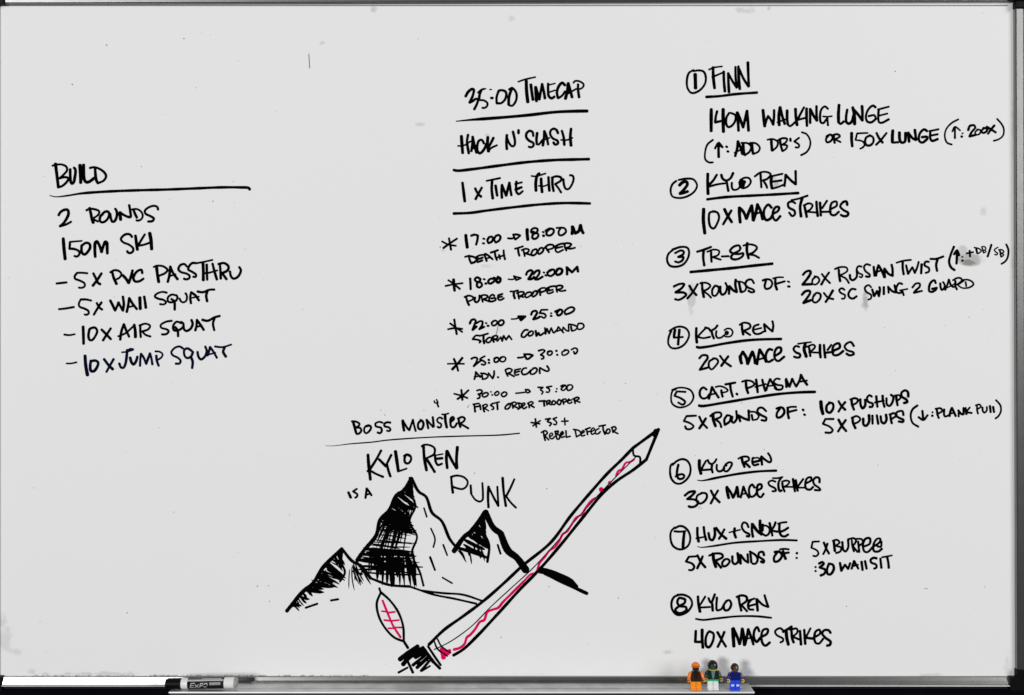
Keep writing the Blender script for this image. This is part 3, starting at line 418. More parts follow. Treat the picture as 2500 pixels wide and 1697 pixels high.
 ('word', "w20 1580,285 1500,330 1440,400 1425,480 1450,550 1505,572; w24 1540,370 1540,440 1540,500; w20 1510,425 1540,370 1600,412; w18 1622,445 1630,445; 1612,480 1622,482; w26 1690,410 1710,360 1760,355 1770,380 1730,430 1705,480 !1780,460; w20 1800,405 1770,430 1780,460 1820,450 1830,410 1790,400; 1870,385 1840,420 1860,440 1900,420 1905,390 1860,385; 1900,370 1950,400 2005,435; 1988,355 1950,400 1915,450; w20 2018,280 2070,340 2095,400 2085,470 2040,510 1980,530")]),
('circled 2 and its underlined heading', C3, 28, INK, [
 ('circled_number', "w23 170,230 260,215 340,225 380,290 350,360 270,415 180,435 100,415 80,350 100,280 145,240; w34 180,290 220,255 260,250 270,280 230,340 185,385 !230,375 275,360"),
 ('word', "w34 502,160 500,270 505,388; w28 605,170 560,240 510,290; w24 515,305 610,280 720,265; w28 655,170 670,215 710,240; 790,150 760,210 715,240 !725,300 735,355; w24 775,260 775,310 790,340 840,335 880,290; w42 920,255 875,245 870,275 905,285 890,305; w22 860,300 900,325 960,300 990,250 970,210 920,205 870,230"),
 ('word', "w26 1100,160 1105,240 1110,315; w24 1035,190 1100,145 1170,140 1215,165 1180,215 1130,235 !1165,290 1175,320; w32 1225,185 1220,260 1230,325; w24 1215,190 1350,160; w26 1230,250 1340,235; w24 1230,328 1300,310 1370,280; w28 1385,170 1380,230 1372,300; 1385,170 1440,230 1500,280 !1500,200 1498,128"),
 ('underline', "w30 495,450 700,425 1000,408 1250,395 1530,378")]),
('line below the circled 2 heading, reading "10X MACE STRIKES"', C3, 28, INK, [
 ('word', "w36 455,560 452,690 468,835; w26 560,590 525,600 515,690 535,765 570,780 610,720 630,650 610,600 560,585; w32 690,560 730,640 775,710; w28 770,575 720,660 675,735"),
 ('word', "w34 860,545 862,630 870,712; w34 860,545 905,590 940,670 !970,590 1000,520 !1010,600 1015,685; w32 1020,690 1050,590 1065,505 !1100,580 1125,675; w22 1040,620 1110,590; w30 1225,545 1190,510 1145,560 1140,640 1165,685 1210,670 1240,620; w28 1240,615 1300,580 1310,540 1280,535 1245,580 1245,660 1275,690 1325,640"),
 ('word', "w26 1495,495 1460,475 1415,490 1420,540 1485,580 1490,620 1460,640 1425,600; w24 1450,460 1540,440 1635,408; w32 1575,430 1550,530 1560,645; w28 1600,530 1615,600 1625,650; w24 1590,520 1650,495 1690,515 1670,560 1620,590 !1740,600; w30 1735,475 1740,560 1750,640; 1775,485 1780,560 1785,635; w26 1855,465 1800,550; w24 1800,592 1900,590; w26 1900,560 1965,520 1960,475 1910,490 1890,570 1900,620 1940,630 1990,590; 2085,515 2075,475 2040,480 2005,530 2040,570 2095,605 2085,635 2040,640 2010,625")]),
('circled 3 and its underlined heading', C3, 27, INK, [
 ('circled_number', "w25 100,1020 200,990 270,1000 290,1050 270,1130 220,1190 140,1215 70,1200 40,1140 55,1070 110,1020; w26 130,1060 200,1030 230,1045 220,1075 165,1105 !225,1105 215,1140 170,1165 130,1155"),
 ('word', "w26 380,1045 460,1020 540,990; w30 455,1030 450,1110 462,1200; w26 540,1045 540,1100 545,1160; w22 495,1045 570,1020 630,1035 620,1080 555,1105 !650,1135; w22 660,1098 740,1095; w26 870,1010 860,975 800,985 755,1035 780,1060 860,1070 905,1060 900,1090 850,1125 790,1130 765,1110 790,1070 860,1030 875,1000; w30 950,945 945,1030 965,1120; w24 905,975 960,960 1040,975 1060,1000 1020,1050 965,1075 !1030,1085 1085,1115"),
 ('underline', "w32 305,1275 550,1252 800,1228 1000,1205 1235,1180")]),
('line below the circled 3 heading, reading "3X ROUNDS OF:"', C4, 29, INK, [
 ('word', "w30 130,720 200,690 260,690 230,740 150,795 !260,800 285,825 250,860 190,890 145,880; w30 325,710 360,770 415,830; 430,690 370,790 300,872"),
 ('word', "w32 485,670 490,760 508,855; w26 460,680 540,675 590,710 560,750 500,780 !560,820 600,862; w28 650,710 615,760 620,830 650,840 690,790 695,730 660,710; 715,720 720,800 740,825 780,800 800,720 780,675; w32 830,715 825,815; w32 830,715 880,770 925,790 !905,700 910,635; w32 950,665 965,740 975,790; w24 925,655 1000,670 1040,720 1030,770 980,795; w28 1140,680 1110,635 1060,640 1030,690 1060,730 1130,760 1145,785 1110,795 1070,775"),
 ('word', "w28 1290,650 1275,720 1290,750 1340,740 1370,690 1350,640 1300,630 1250,645; w32 1410,625 1410,700 1430,760; w22 1380,620 1440,605 1510,605; w26 1410,690 1530,655; w24 1565,655 1585,665; 1570,720 1590,722")]),
('line beside it reading "20X RUSSIAN TWIST (+DB/SB)" with an up arrow', C5, 24, INK, [
 ('word', "w26 85,470 120,435 160,430 165,450 130,510 80,570 !180,565; w20 215,490 185,520 185,560 215,570 255,530 240,495 205,485; w22 280,460 320,510 365,555; 355,445 310,510 275,570"),
 ('word', "w26 455,415 460,480 470,535; w20 415,410 470,390 535,395 545,425 510,455 465,475 !530,510 560,555; w24 570,470 575,510 600,525 640,490 640,420; w20 690,385 660,380 640,410 660,450 700,470 690,495 670,490; w22 780,370 740,360 715,390 730,430 775,470 770,490 735,485; w24 815,385 825,480; w24 840,480 850,420 865,370 !900,430 925,495; w20 850,440 900,420; w26 930,495 925,405 !970,460 1010,480 !1010,410 1000,365"),
 ('word', "w20 1050,345 1120,325 1200,315; w26 1115,335 1115,400 1125,465; w22 1150,370 1170,460 !1215,390 !1240,450 !1265,390 1280,335; w26 1310,360 1305,455; w22 1385,335 1350,335 1340,370 1385,400 1385,435 1350,450; w22 1400,305 1460,305 1535,280; w26 1475,305 1460,370 1470,430"),
 ('word', "w56 765,215 690,400 650,560 670,660 710,720 780,770; w58 838,300 835,450 825,620; w54 765,400 835,310 890,420; w34 950,460 975,455; 955,550 975,540; w42 1060,375 1220,345; 1135,310 1145,450; w48 1290,270 1315,370; w34 1245,235 1370,270 1410,320 1325,385; w38 1430,240 1465,360; w30 1415,220 1490,215 1520,270 1480,300 !1525,330 1470,370; w52 1650,170 1600,330 1560,450; w34 1805,230 1720,290 1740,330 1800,380 1780,410 1730,400; w42 1850,300 1875,450; w32 1820,290 1900,290 1945,340 1890,370 !1940,410 1880,460; w44 2000,160 2050,290 2030,480 1970,570 1885,625", D1, 48)]),
('line beneath it reading "20X SC SWING 2 GUARD"', C5, 23, INK, [
 ('word', "w26 75,675 110,640 155,635 160,655 120,720 90,760 !170,730; w22 215,665 190,700 190,745 220,755 265,710 265,670 230,655 195,680; w22 300,655 345,705 400,720; w26 395,630 360,690 320,750"),
 ('word', "w20 515,625 490,608 460,625 475,655 520,680 510,715 485,715; w22 630,620 590,615 555,665 565,700 600,715 640,690"),
 ('word', "w20 790,600 765,575 725,600 735,640 790,680 785,715 760,725; 800,620 820,690 !850,635 !870,690 !880,620 875,595; w24 920,595 920,670; 965,590 970,655; 965,595 1010,640 1045,650 !1030,575; 1110,565 1080,555 1050,600 1055,650 1095,655 1110,630; w18 1085,630 1165,615; w22 1110,630 1125,680"),
 ('word', "w22 1215,600 1250,560 1290,560 1290,590 1250,630 1230,655 !1315,635"),
 ('word', "w54 335,1080 300,1010 220,1060 175,1180 185,1270 250,1285 340,1230 360,1190 !245,1215; 440,1080 450,1180 480,1240 530,1200 545,1120 505,1050; 560,1240 610,1110 645,990 !690,1120 740,1165 770,1170; w34 590,1190 720,1130 780,1090; w52 800,1030 795,1130 835,1230; w44 740,1010 850,955 930,965 950,1010 900,1070 830,1110; w38 1000,1020 900,1090 850,1120 !940,1185 1010,1200; w46 1040,1050 1055,1150; w42 970,1000 1100,1000 1200,1050 1225,1110 1130,1180 1010,1200", D1, 50)]),
('circled 4 and its underlined heading', C6, 26, INK, [
 ('circled_number', "w23 65,225 130,185 200,175 260,200 290,260 270,330 220,390 150,420 90,415 55,370 60,290 90,220; w30 130,210 120,270 120,300; w24 120,300 220,292; w30 180,210 172,290 165,378"),
 ('word', "w30 372,190 370,270 378,355; w24 480,190 440,230 385,290 !450,305 530,290; 470,185 510,195 535,225 !590,190 612,160; 545,225 555,270 572,310; w22 600,225 595,270 610,300 650,300 690,270; w52 712,245 722,248; w20 690,215 720,197 760,200 785,235 765,280 720,290 690,280"),
 ('word', "w28 890,155 892,210 905,265; w24 862,155 910,130 975,145 985,180 940,210 905,220 !985,270; w24 1080,150 1030,170 1015,220 1040,255 1090,255 1135,230; w20 1025,210 1110,190; w26 1140,155 1155,230; 1140,145 1200,200 1235,230 !1245,160 1235,112"),
 ('underline', "w30 378,405 400,412 500,402 700,365 950,330 1150,318 1335,315")]),
('line below the circled 4 heading, reading "20X MACE STRIKES"', C6, 28, INK, [
 ('word', "w26 405,535 440,500 495,505 500,530 460,590 410,665 !500,640; w24 565,540 520,570 515,630 545,660 590,620 620,570 600,540 560,535; w26 640,505 690,570 765,625; 735,510 690,570 655,620"),
 ('word', "w38 870,510 875,560 885,590; w34 880,495 900,460 !940,530 955,598 !990,500 1010,460 !1030,520 1040,590; w32 1060,600 1075,510 1090,435 !1130,500 1165,575; w22 1070,550 1140,530; w28 1235,440 1200,430 1165,480 1165,550 1190,575 1240,550; w28 1260,510 1330,460 1330,415 1290,415 1260,470 1265,540 1300,565 1370,515"),
 ('word', "w26 1540,405 1500,395 1475,430 1500,465 1550,490 1545,520 1510,525 1480,515; w20 1525,370 1590,360 1675,350; w34 1610,360 1595,430 1620,515; w28 1650,410 1660,460 1665,510; w22 1620,405 1700,380 1720,400 1690,440 1650,465 !1760,470; w30 1775,380 1775,460 1782,525; 1820,380 1825,450 1835,525; w26 1905,380 1860,440; 1850,470 1930,460; 1920,450 2000,410 1990,365 1940,380 1915,440 1930,495 1980,495 2040,450; w26 2160,395 2125,350 2080,365 2055,400 2080,440 2150,465 2160,485 2110,500 2075,480")]),
('circled 5 and its underlined heading', C6, 26, INK, [
 ('circled_number', "w21 95,895 160,870 240,870 310,900 340,970 310,1040 250,1080 170,1090 100,1050 85,980 105,900 140,885; w24 250,915 150,910 !125,960 !200,990 245,1030 220,1060 165,1035"),
 ('word', "w26 490,890 450,865 415,900 415,960 445,990 490,980 520,940; w28 515,995 535,920 550,860 !585,920 625,980; w22 520,950 600,930; w26 655,895 660,930 670,970; w20 590,860 640,850 700,870 730,900 690,920 650,920; 700,830 760,820 815,810; w28 755,830 765,900 785,970; w26 828,935 838,945"),
 ('word', "w28 935,805 940,870 960,930; w24 890,800 940,785 1010,800 1030,830 1000,855 940,875; w28 1050,775 1060,850 1068,920; 1120,775 1135,840 1155,905; w22 1040,860 1160,825; w28 1165,895 1185,830 1210,770 !1240,820 1280,880; w20 1180,850 1260,840; w24 1320,770 1280,765 1250,800 1290,835 1350,845 1345,880 1290,890 1260,870; w32 1390,775 1395,820 1395,860; 1390,765 1430,858 !1460,765 !1485,820 1505,855; w28 1505,855 1545,780 1560,720 !1590,780 1630,835; w20 1545,800 1630,785"),
 ('underline', "w30 402,1070 430,1076 700,1035 1000,985 1300,940 1550,920 1720,915")]),
('line below the circled 5 heading, reading "5X ROUNDS OF:"', C6, 27, INK, [
 ('word', "w24 370,1185 260,1190 !230,1245 !300,1270 340,1305 310,1335 260,1335 245,1305; w26 405,1195 440,1265 495,1325; w28 480,1215 440,1280 405,1330"),
 ('word', "w34 560,1165 565,1230 590,1305; w26 530,1190 590,1150 650,1155 650,1195 590,1225 !640,1270 655,1315; w26 720,1180 690,1230 695,1290 !750,1250 760,1190 720,1180; w26 780,1195 775,1250 795,1265 830,1220 825,1130; w28 850,1180 870,1250; 850,1180 910,1215 970,1235 !965,1125; 1000,1175 1010,1230; w22 985,1140 1040,1145 1080,1190 1060,1225 1010,1235; w26 1165,1135 1120,1095 1080,1100 1065,1140 1110,1180 1165,1210 1160,1240 1110,1235"),
 ('word', "w28 1320,1105 1285,1160 1290,1205 1330,1200 1370,1150 1360,1105 1330,1090 1280,1105; w30 1410,1105 1410,1160 1422,1215; w22 1400,1095 1450,1085 1505,1085; 1410,1145 1510,1120; w26 1580,1115 1588,1125; 1595,1170 1605,1178")]),
('line beside it reading "10X PUSHUPS"', C7, 25, INK, [
 ('word', "w34 228,340 235,410 250,468; w26 320,355 290,380 290,440 320,455 355,410 350,360 310,350; 410,335 440,385 480,425; 480,345 440,395 410,445"),
 ('word', "w26 545,320 550,370 570,425; w22 530,320 580,305 610,320 600,350 560,375; w26 635,315 640,380 660,410 685,380 685,320; w24 755,290 730,275 705,300 715,340 765,365 755,395 730,395; 800,285 805,340 812,395; w26 865,280 870,340 885,395; w20 785,350 880,330; w24 905,305 910,370 935,385 965,350 975,290 950,270; w26 1005,285 1010,330 1020,380; w22 990,280 1040,275 1050,300 1015,335; w26 1130,290 1125,240 1095,225 1060,250 1065,290 1110,320 1120,345 1085,355")]),
('line beneath it reading "5X PULLUPS (PLANK PULL)" with a down arrow', C7, 24, INK, [
 ('word', "w22 360,520 275,520 !250,570 !320,600 350,635 330,660 275,660; w26 410,525 445,590 490,645; 485,530 440,595 405,650"),
 ('word', "w28 555,510 560,560 585,615; w22 545,510 600,490 635,520 615,550 565,570; w28 665,515 670,580 695,590 725,550 725,480; 760,485 762,570; 805,480 820,570; w26 845,490 855,550 880,565 905,530 900,475; 945,475 950,520 960,565; w22 935,475 985,460 1010,480 960,520; w24 1080,480 1070,440 1020,445 1000,480 1040,510 1080,530 1075,550 1030,545"),
 ('word', "w22 1225,380 1175,420 1155,480 1175,560 1235,600; w24 1275,435 1280,480 1285,530; w22 1235,500 1285,530 1330,480; w20 1378,450 1382,452; 1375,485 1382,487; w24 1425,420 1430,470 1445,510; w20 1410,415 1465,410 1480,435 1430,470; w22 1500,420 1500,480 1510,495 1550,480; 1555,490 1565,440 1580,405 !1620,490; w18 1560,465 1610,455; w22 1650,430 1650,495; 1645,430 1680,470 1700,470 !1700,405; 1720,405 1730,470; w20 1765,400 1725,450 !1785,458"),
 ('word', "w20 1840,375 1840,430 1850,465; w18 1825,380 1865,370 1880,390 1845,420; w20 1895,400 1900,440 1915,455 1940,430 1940,395; 1972,385 1980,450; 2005,395 2015,450; w20 2035,325 2080,380 2085,440 2060,490 2030,515")]),
('circled 6 and its underlined heading', C8, 31, INK, [
 ('circled_number', "w27 245,210 200,230 185,300 200,400 250,460 310,470 380,430 435,350 440,250 400,180 340,160 270,185 215,235; w30 290,230 275,300 270,370 !300,410 350,400 365,370 340,350 290,360 255,380"),
 ('word', "w38 555,175 555,260 575,345; w26 640,180 600,250 580,300 !700,290; w28 660,170 680,210 715,225 !750,195 770,160; w30 715,230 710,280 722,330; w28 775,230 775,290 800,315 840,305 870,270; w26 900,240 870,250 865,300 900,315 950,260 965,210 930,200 880,230"),
 ('word', "w32 1090,145 1100,200 1125,260; w26 1045,155 1100,130 1170,135 1180,170 1120,200; w30 1130,205 1190,260; w28 1235,140 1220,190 1240,235 1300,225; w22 1220,150 1300,145 1330,180; 1230,200 1310,180; w32 1335,130 1345,232; w28 1335,125 1400,180 1445,200 1460,180 1445,120 1420,85"),
 ('underline', "< w30 530,425 580,432 800,390 1050,345 1300,315 1525,305")]),
('line below the circled 6 heading, reading "30X MACE STRIKES"', C8, 30, INK, [
 ('word', "w30 370,620 430,575 500,570 470,610 400,665 !490,670 540,700 510,750 450,765 420,755; w28 585,590 530,620 520,690 560,720 610,700 650,640 640,595 580,585; w30 700,555 740,630 810,705; 790,555 740,640 698,720"),
 ('word', "w40 900,520 910,590 925,650; w34 900,510 950,580 980,645 !1015,570 1030,510 !1040,570 1045,635; w28 1075,645 1095,570 1110,505 !1140,580 1180,650; w22 1085,605 1150,590; w30 1250,520 1220,480 1185,520 1185,600 1205,635 1250,620 1285,570; w30 1280,560 1340,520 1335,480 1295,485 1280,550 1295,620 1330,640 1365,595"),
 ('word', "w26 1515,445 1470,430 1425,455 1440,490 1510,530 1520,560 1475,565; w22 1480,400 1540,400 1605,385; w30 1590,390 1555,450 1555,530 1570,565 1590,555; w28 1600,465 1610,520 1630,570; w24 1595,445 1650,430 1690,445 1670,480 1620,510 !1730,510; w30 1735,410 1745,480 1760,568; 1770,425 1780,490 1795,560; w26 1865,410 1800,500; w22 1800,520 1890,520; w28 1890,470 1960,430 1965,390 1915,400 1890,470 1900,530 1950,545 1990,510; w28 2070,455 2065,400 2025,390 1990,430 2005,480 2060,520 2080,550 2010,550")]),
('circled 7 and its underlined heading', C8, 31, INK, [
 ('circled_number', "w27 250,1030 300,1005 350,1010 410,1060 440,1150 420,1240 360,1290 290,1295 220,1250 190,1150 200,1070 245,1020; w26 240,1070 310,1075 380,1068; w36 365,1080 355,1170 348,1275"),
 ('word', "w34 530,1025 530,1110 545,1200; w32 610,1015 620,1100 640,1180; w22 515,1160 620,1140; w32 670,1090 690,1170 720,1180 750,1120 745,1030; w32 765,1025 820,1100 895,1165; 870,1045 830,1120 802,1165"),
 ('mark', "w20 930,1085 1070,1050; w32 1000,1032 995,1090 1015,1150"),
 ('word', "w28 1175,1020 1150,970 1110,960 1090,1010 1120,1070 1185,1110 1180,1135 1150,1130; w34 1220,975 1218,1060 1230,1138; w36 1225,980 1280,1060 1340,1110 !1320,1010 1320,935; w34 1355,985 1350,1060; w26 1360,1000 1400,1000 1440,1040 1430,1100 1390,1125 1350,1100; w30 1440,965 1460,1050 1475,1125; w28 1515,955 1500,1000 1460,1060 !1540,1075; w30 1565,975 1565,1070 1590,1125 1630,1135 1675,1110; w24 1545,975 1600,960 1655,955; 1560,1080 1620,1060 1675,1025"),
 ('underline', "< w26 530,1262 570,1272 700,1260 1000,1215 1300,1195 1600,1180 1785,1185")]),
('line below the circled 7 heading, reading "5X ROUNDS OF:"', C9, 23, INK, [
 ('word', "w21 320,380 240,385 !212,430 !270,450 290,480 270,510 240,510; w24 320,370 350,430 395,485; 370,380 345,440 318,495"),
 ('word', "w28 468,355 475,420 495,482; w22 430,375 480,355 550,360 560,385 520,410 490,420 !545,490; w21 580,410 555,440 565,475 600,465 625,425 600,405 570,415; w24 650,380 655,440 675,455 705,430 700,350; w25 722,365 728,450; 730,370 770,420 800,440 !795,360; 820,335 830,440; w21 815,335 870,370 890,410 870,450 840,450; w23 950,370 940,340 905,345 900,380 950,420 945,440 920,430"),
 ('word', "w24 1075,345 1045,390 1050,430 1085,425 1120,375 1100,340 1050,340; w26 1130,330 1140,370 1155,405; w18 1100,315 1140,310 1185,315; 1120,355 1185,345; w24 1258,350 1264,352; w20 1255,395 1262,397")]),
('line beside it reading "5X BURPEE"', C9, 21, INK, [
 ('word', "w18 1472,240 1410,243 !1398,300 !1450,325 1465,355 1440,380 1415,375; w22 1515,250 1540,310 1565,355; 1550,260 1530,320 1510,360"),
 ('word', "w24 1610,240 1615,290 1620,330; w19 1600,235 1640,225 1665,250 1625,280 !1680,300 1670,335 1630,350; w22 1690,245 1700,320 1720,335 1745,300 1745,225; w20 1780,230 1785,280 1800,335; 1745,220 1800,210 1820,230 1805,265 1785,280 !1835,340; w22 1840,240 1850,340; w19 1825,215 1875,220 1885,250 1850,280; w22 1890,290 1950,260 1950,210 1910,215 1885,270 1900,335 1930,340 1980,290; 1990,285 2040,250 2050,215 2020,215 1985,270 1990,330 2030,335 2065,310; 2020,285 2055,290 2060,240")]),
('line beneath it reading ":30 WALL SIT"', C9, 22, INK, [
 ('word', "w21 1435,480 1440,484; 1435,518 1440,522; w23 1470,450 1500,435 1515,450 1490,475 1475,485 !1530,510 1520,545 1485,562; w24 1560,460 1545,510 1555,550 1580,550 1610,500 1600,460 1560,450"),
 ('word', "w23 1668,442 1682,518 !1715,460 !1745,500 !1765,445; 1778,498 1802,425 !1842,498; w18 1785,475 1840,460; w25 1872,432 1882,510; 1905,425 1920,498"),
 ('word', "w22 2015,400 1985,395 1958,415 1965,440 2010,460 2012,488 1990,497; w23 2050,402 2060,490; w18 2065,390 2110,382 2160,372; w24 2115,390 2125,440 2130,490")]),
('circled 8 and its underlined heading', C9, 22, INK, [
 ('circled_number', "w21 130,745 190,745 250,775 270,830 240,890 190,925 130,935 85,890 75,820 100,765 150,745; w24 200,785 150,775 130,810 150,850 210,860 215,890 150,920 110,890 150,850 200,820 205,790"),
 ('word', "w26 325,760 330,830 345,905; w20 395,760 340,850; w18 345,865 440,860; w22 425,775 440,810 455,820 !485,740; w24 460,830 465,895; w22 505,770 500,850 505,890 545,880 570,840; w22 600,800 570,840 580,890 615,885 640,830 620,795 590,805"),
 ('word', "w24 710,765 720,830 735,895; w22 690,765 740,750 785,765 785,800 735,840 !790,900; 830,790 800,830 810,880 850,885; w20 800,800 860,780; 810,850 865,835; w24 880,785 890,895; 880,785 940,840 990,860 !970,800 955,748"),
 ('underline', "w19 305,972 370,982 500,968 700,948 880,948 1018,962")]),
('lowest line, below the circled 8 heading, reading "40X MACE STRIKES"', C9, 24, INK, [
 ('word', "w24 305,1085 300,1190 !370,1190; w28 365,1075 365,1160 372,1245; w24 420,1100 400,1150 405,1230 430,1240 470,1170 470,1110 430,1090; w24 510,1098 550,1170 590,1235; 575,1095 545,1170 512,1238"),
 ('word', "w32 655,1065 660,1150 665,1232; w28 660,1060 700,1150 720,1210 !735,1140 745,1065 !760,1150 765,1220; w25 770,1215 790,1130 800,1070 !830,1150 850,1215; w18 785,1160 830,1150; w24 905,1090 885,1050 860,1080 855,1150 880,1190 915,1150; w23 920,1145 980,1110 985,1070 945,1075 925,1130 940,1210 965,1225 1005,1195"),
 ('word', "w20 1135,1085 1100,1060 1055,1090 1070,1125 1130,1160 1130,1180 1105,1195; 1130,1095 1165,1075 1212,1045; w29 1160,1090 1165,1150 1180,1215; w24 1210,1090 1215,1150 1230,1195; w20 1195,1075 1260,1065 1265,1100 1220,1140 !1290,1170; w25 1290,1085 1300,1215; 1330,1075 1340,1210; w20 1390,1060 1350,1140; 1355,1152 1420,1160; w22 1420,1150 1480,1110 1475,1075 1440,1090 1425,1150 1440,1200 1470,1205 1510,1160; 1580,1105 1560,1080 1520,1080 1500,1110 1530,1150 1580,1190 1570,1220 1545,1225")]),
]
for (label, frame, wd, mat, words) in TEXT:
    ln = empty('writing_line', (0, 0, 0), wb, label)
    for wordspec in words:
        nm, s = wordspec[:2]
        Ink().strokes(s, wordspec[2] if len(wordspec) > 2 else frame, wordspec[3] if len(wordspec) > 3 else wd).build(nm, mat, ln)

# ------------------------------------------------------------------ the drawing (plain stand-ins: hill, pencil, leaf)
NAT = (0, 0, 2324)
hill = empty('hill_drawing', (0, 0, 0), wb, 'pen drawing of three jagged mountain peaks, their left faces hatched black')
Ink().strokes("w9 1005,1168 985,1198 968,1210 950,1246 928,1270 918,1308 890,1342 872,1368;"
              "w7 1005,1168 1022,1200 1040,1213 1055,1252 1078,1272 1098,1316 1112,1334;"
              "w11 1108,1346 1134,1310 1150,1298 1185,1250; w14 1185,1250 1204,1288 1222,1302; w16 1222,1302 1240,1344 1262,1362 1284,1392;"
              "w9 700,1492 738,1446 764,1424 790,1384 835,1340; w7 835,1340 860,1370 882,1382 905,1412;"
              "w14 1318,1392 1350,1400 1385,1415 1410,1432 > ; w8 1330,1400 1375,1422 1433,1449;"
              "w5 1000,1166 1002,1204 1014,1234 1000,1274 1018,1310 1006,1350 1026,1400 1034,1430;"
              "w6 1185,1250 1180,1296 1194,1330 1190,1372; w5 836,1342 834,1372 842,1398 830,1420;"
              "w5 1030,1442 1080,1448 1130,1452 1180,1468; w5 1000,1432 1060,1452 1110,1462 1163,1474; w6 905,1412 950,1428 1000,1432", NAT, 6).build('outline', INK, hill)
def hatch(Lc, Rc, count, w0, w1, dark, seed, jit=9, miss=.1, wob=3):
    rn = random.Random(seed); k = Ink()
    L = crom([Vector(p) for p in Lc], 4); Rr = crom([Vector(p) for p in Rc], 4)
    for i in range(count):
        t = (i + rn.uniform(-.6, .6)) / count; t = min(max(t, 0), 1)
        if rn.random() < miss: continue
        t2 = min(max(t + rn.uniform(-.03, .03), 0), 1)
        a = L[int(t * (len(L) - 1))] + Vector((rn.uniform(-3, 3), rn.uniform(-3, 3)))
        b = Rr[int(t2 * (len(Rr) - 1))] + Vector((rn.uniform(-jit, jit), rn.uniform(-jit, jit)))
        s0 = rn.uniform(0, .25) if rn.random() < .3 else 0
        e0 = 1 - (rn.uniform(0, .45) if rn.random() < .4 else 0)
        p = a.lerp(b, s0); q = a.lerp(b, e0); m = p.lerp(q, .5) + Vector((rn.uniform(-wob, wob), rn.uniform(-wob, wob)))
        k.run([p, m, q], rn.uniform(w0, w1), .6, .35)
    return k
# left face of the middle peak, then of the right and the left peak
hatch([(1003, 1172), (968, 1212), (950, 1246), (928, 1270)], [(1002, 1200), (1014, 1234), (1000, 1274), (1016, 1306)], 40, 4, 9, 1, 1, 7, .04).build('hatching', INK, hill)
hatch([(930, 1270), (918, 1308), (890, 1342)], [(1006, 1290), (1014, 1320), (1006, 1352)], 24, 2, 5, .5, 2, 10, .1).build('hatching', INK, hill)
hatch([(950, 1246), (980, 1240), (1008, 1240)], [(905, 1350), (950, 1352), (985, 1345)], 26, 2, 4.5, .5, 3, 10, .1).build('hatching', INK, hill)
hatch([(890, 1340), (872, 1368), (880, 1400)], [(1010, 1352), (1018, 1380), (1028, 1405)], 22, 3, 7, 1, 4, 10, .06).build('hatching', INK, hill)
hatch([(905, 1345), (950, 1350), (1010, 1350)], [(900, 1405), (950, 1428), (1026, 1430)], 30, 3, 8, 1, 5, 6, .06, 2).build('hatching', INK, hill)
hatch([(1183, 1256), (1150, 1300), (1118, 1340)], [(1182, 1300), (1192, 1332), (1188, 1368)], 20, 4, 9, 1, 6, 5, .04).build('hatching', INK, hill)
hatch([(1120, 1340), (1150, 1330), (1185, 1330)], [(1135, 1372), (1165, 1375), (1190, 1372)], 10, 3, 6, 1, 11, 4).build('hatching', INK, hill)
hatch([(833, 1344), (790, 1386), (764, 1424), (740, 1446)], [(834, 1372), (842, 1398), (830, 1420), (790, 1446)], 38, 3, 8, 1, 7, 7, .04).build('hatching', INK, hill)
hatch([(790, 1388), (750, 1430), (705, 1490)], [(815, 1420), (760, 1458), (716, 1494)], 22, 3, 6, 1, 8, 8, .08).build('hatching', INK, hill)
hatch([(875, 1372), (862, 1380), (850, 1392)], [(905, 1420), (880, 1432), (850, 1440)], 12, 2, 5, 1, 9, 8, .1).build('hatching', INK, hill)
Ink().strokes("w4 1035,1240 1042,1262; w4 1052,1290 1062,1316 1058,1336; w5 1050,1360 1062,1392; w4 1082,1330 1092,1356;"
              "w5 1215,1330 1222,1352; w5 870,1398 884,1402; w5 746,1484 775,1474; w5 808,1466 826,1463; w4 1080,1410 1104,1424", NAT, 4).build('rock_lines', INK, hill)['kind'] = 'stuff'

stick = empty('pencil_drawing', (0, 0, 0), wb, 'pen drawing of a long slanting pencil with a crimson stripe along it and a dark scribbled rubber end')
Ink(fat=1.0).strokes("w8 1047,1574 1084,1538 1130,1505 1182,1466 1230,1424 1275,1382 1345,1324 1393,1260 1442,1202 1482,1157 1520,1120 1545,1094 !1608,1048 !1578,1122 !1545,1148 1506,1174 1472,1204 1424,1262 1375,1323 1320,1387 1266,1443 1217,1497 1164,1554 1130,1586 1107,1600", NAT, 9).build('outline', INK, stick)
Ink(base=.00006, rise=.00016, fat=.95).strokes("w6 1548,1122 1538,1128 1528,1130 1518,1146 1510,1150 1504,1162;"
              "w6 1453,1216 1444,1222 1430,1240 1420,1256 1406,1264 1396,1280 1384,1298 1374,1304 1366,1320 1352,1338 1342,1344 1330,1360 1318,1374 1308,1398 1296,1402 1278,1420;"
              "w7 1278,1420 1262,1436 1244,1454 1228,1470 1216,1484 1204,1488 1190,1494 1182,1514 1172,1518 1160,1536 1148,1550 1140,1556 1134,1572 1122,1582 1108,1586; w13 1079,1584 1083,1606; w9 1081,1584 1092,1597 1098,1588;"
              "w12 1467,1194 1470,1198; w8 1487,1180 1489,1177", NAT, 6).build('crimson_stripe', PINK, stick)
Ink(base=.00012).strokes("w5 1545,1094 1548,1112 1562,1116 1564,1134 1578,1122; w12 1602,1052 1598,1062; w2.6 1552,1116 1500,1168 1452,1218 1400,1276 1350,1334 1300,1388 1250,1434 1200,1480 1150,1530 1100,1566 1060,1586; w4 1060,1566 1068,1584 1092,1602; w4 1068,1560 1078,1578 1100,1594", NAT, 3).build('facet_line', INK, stick)
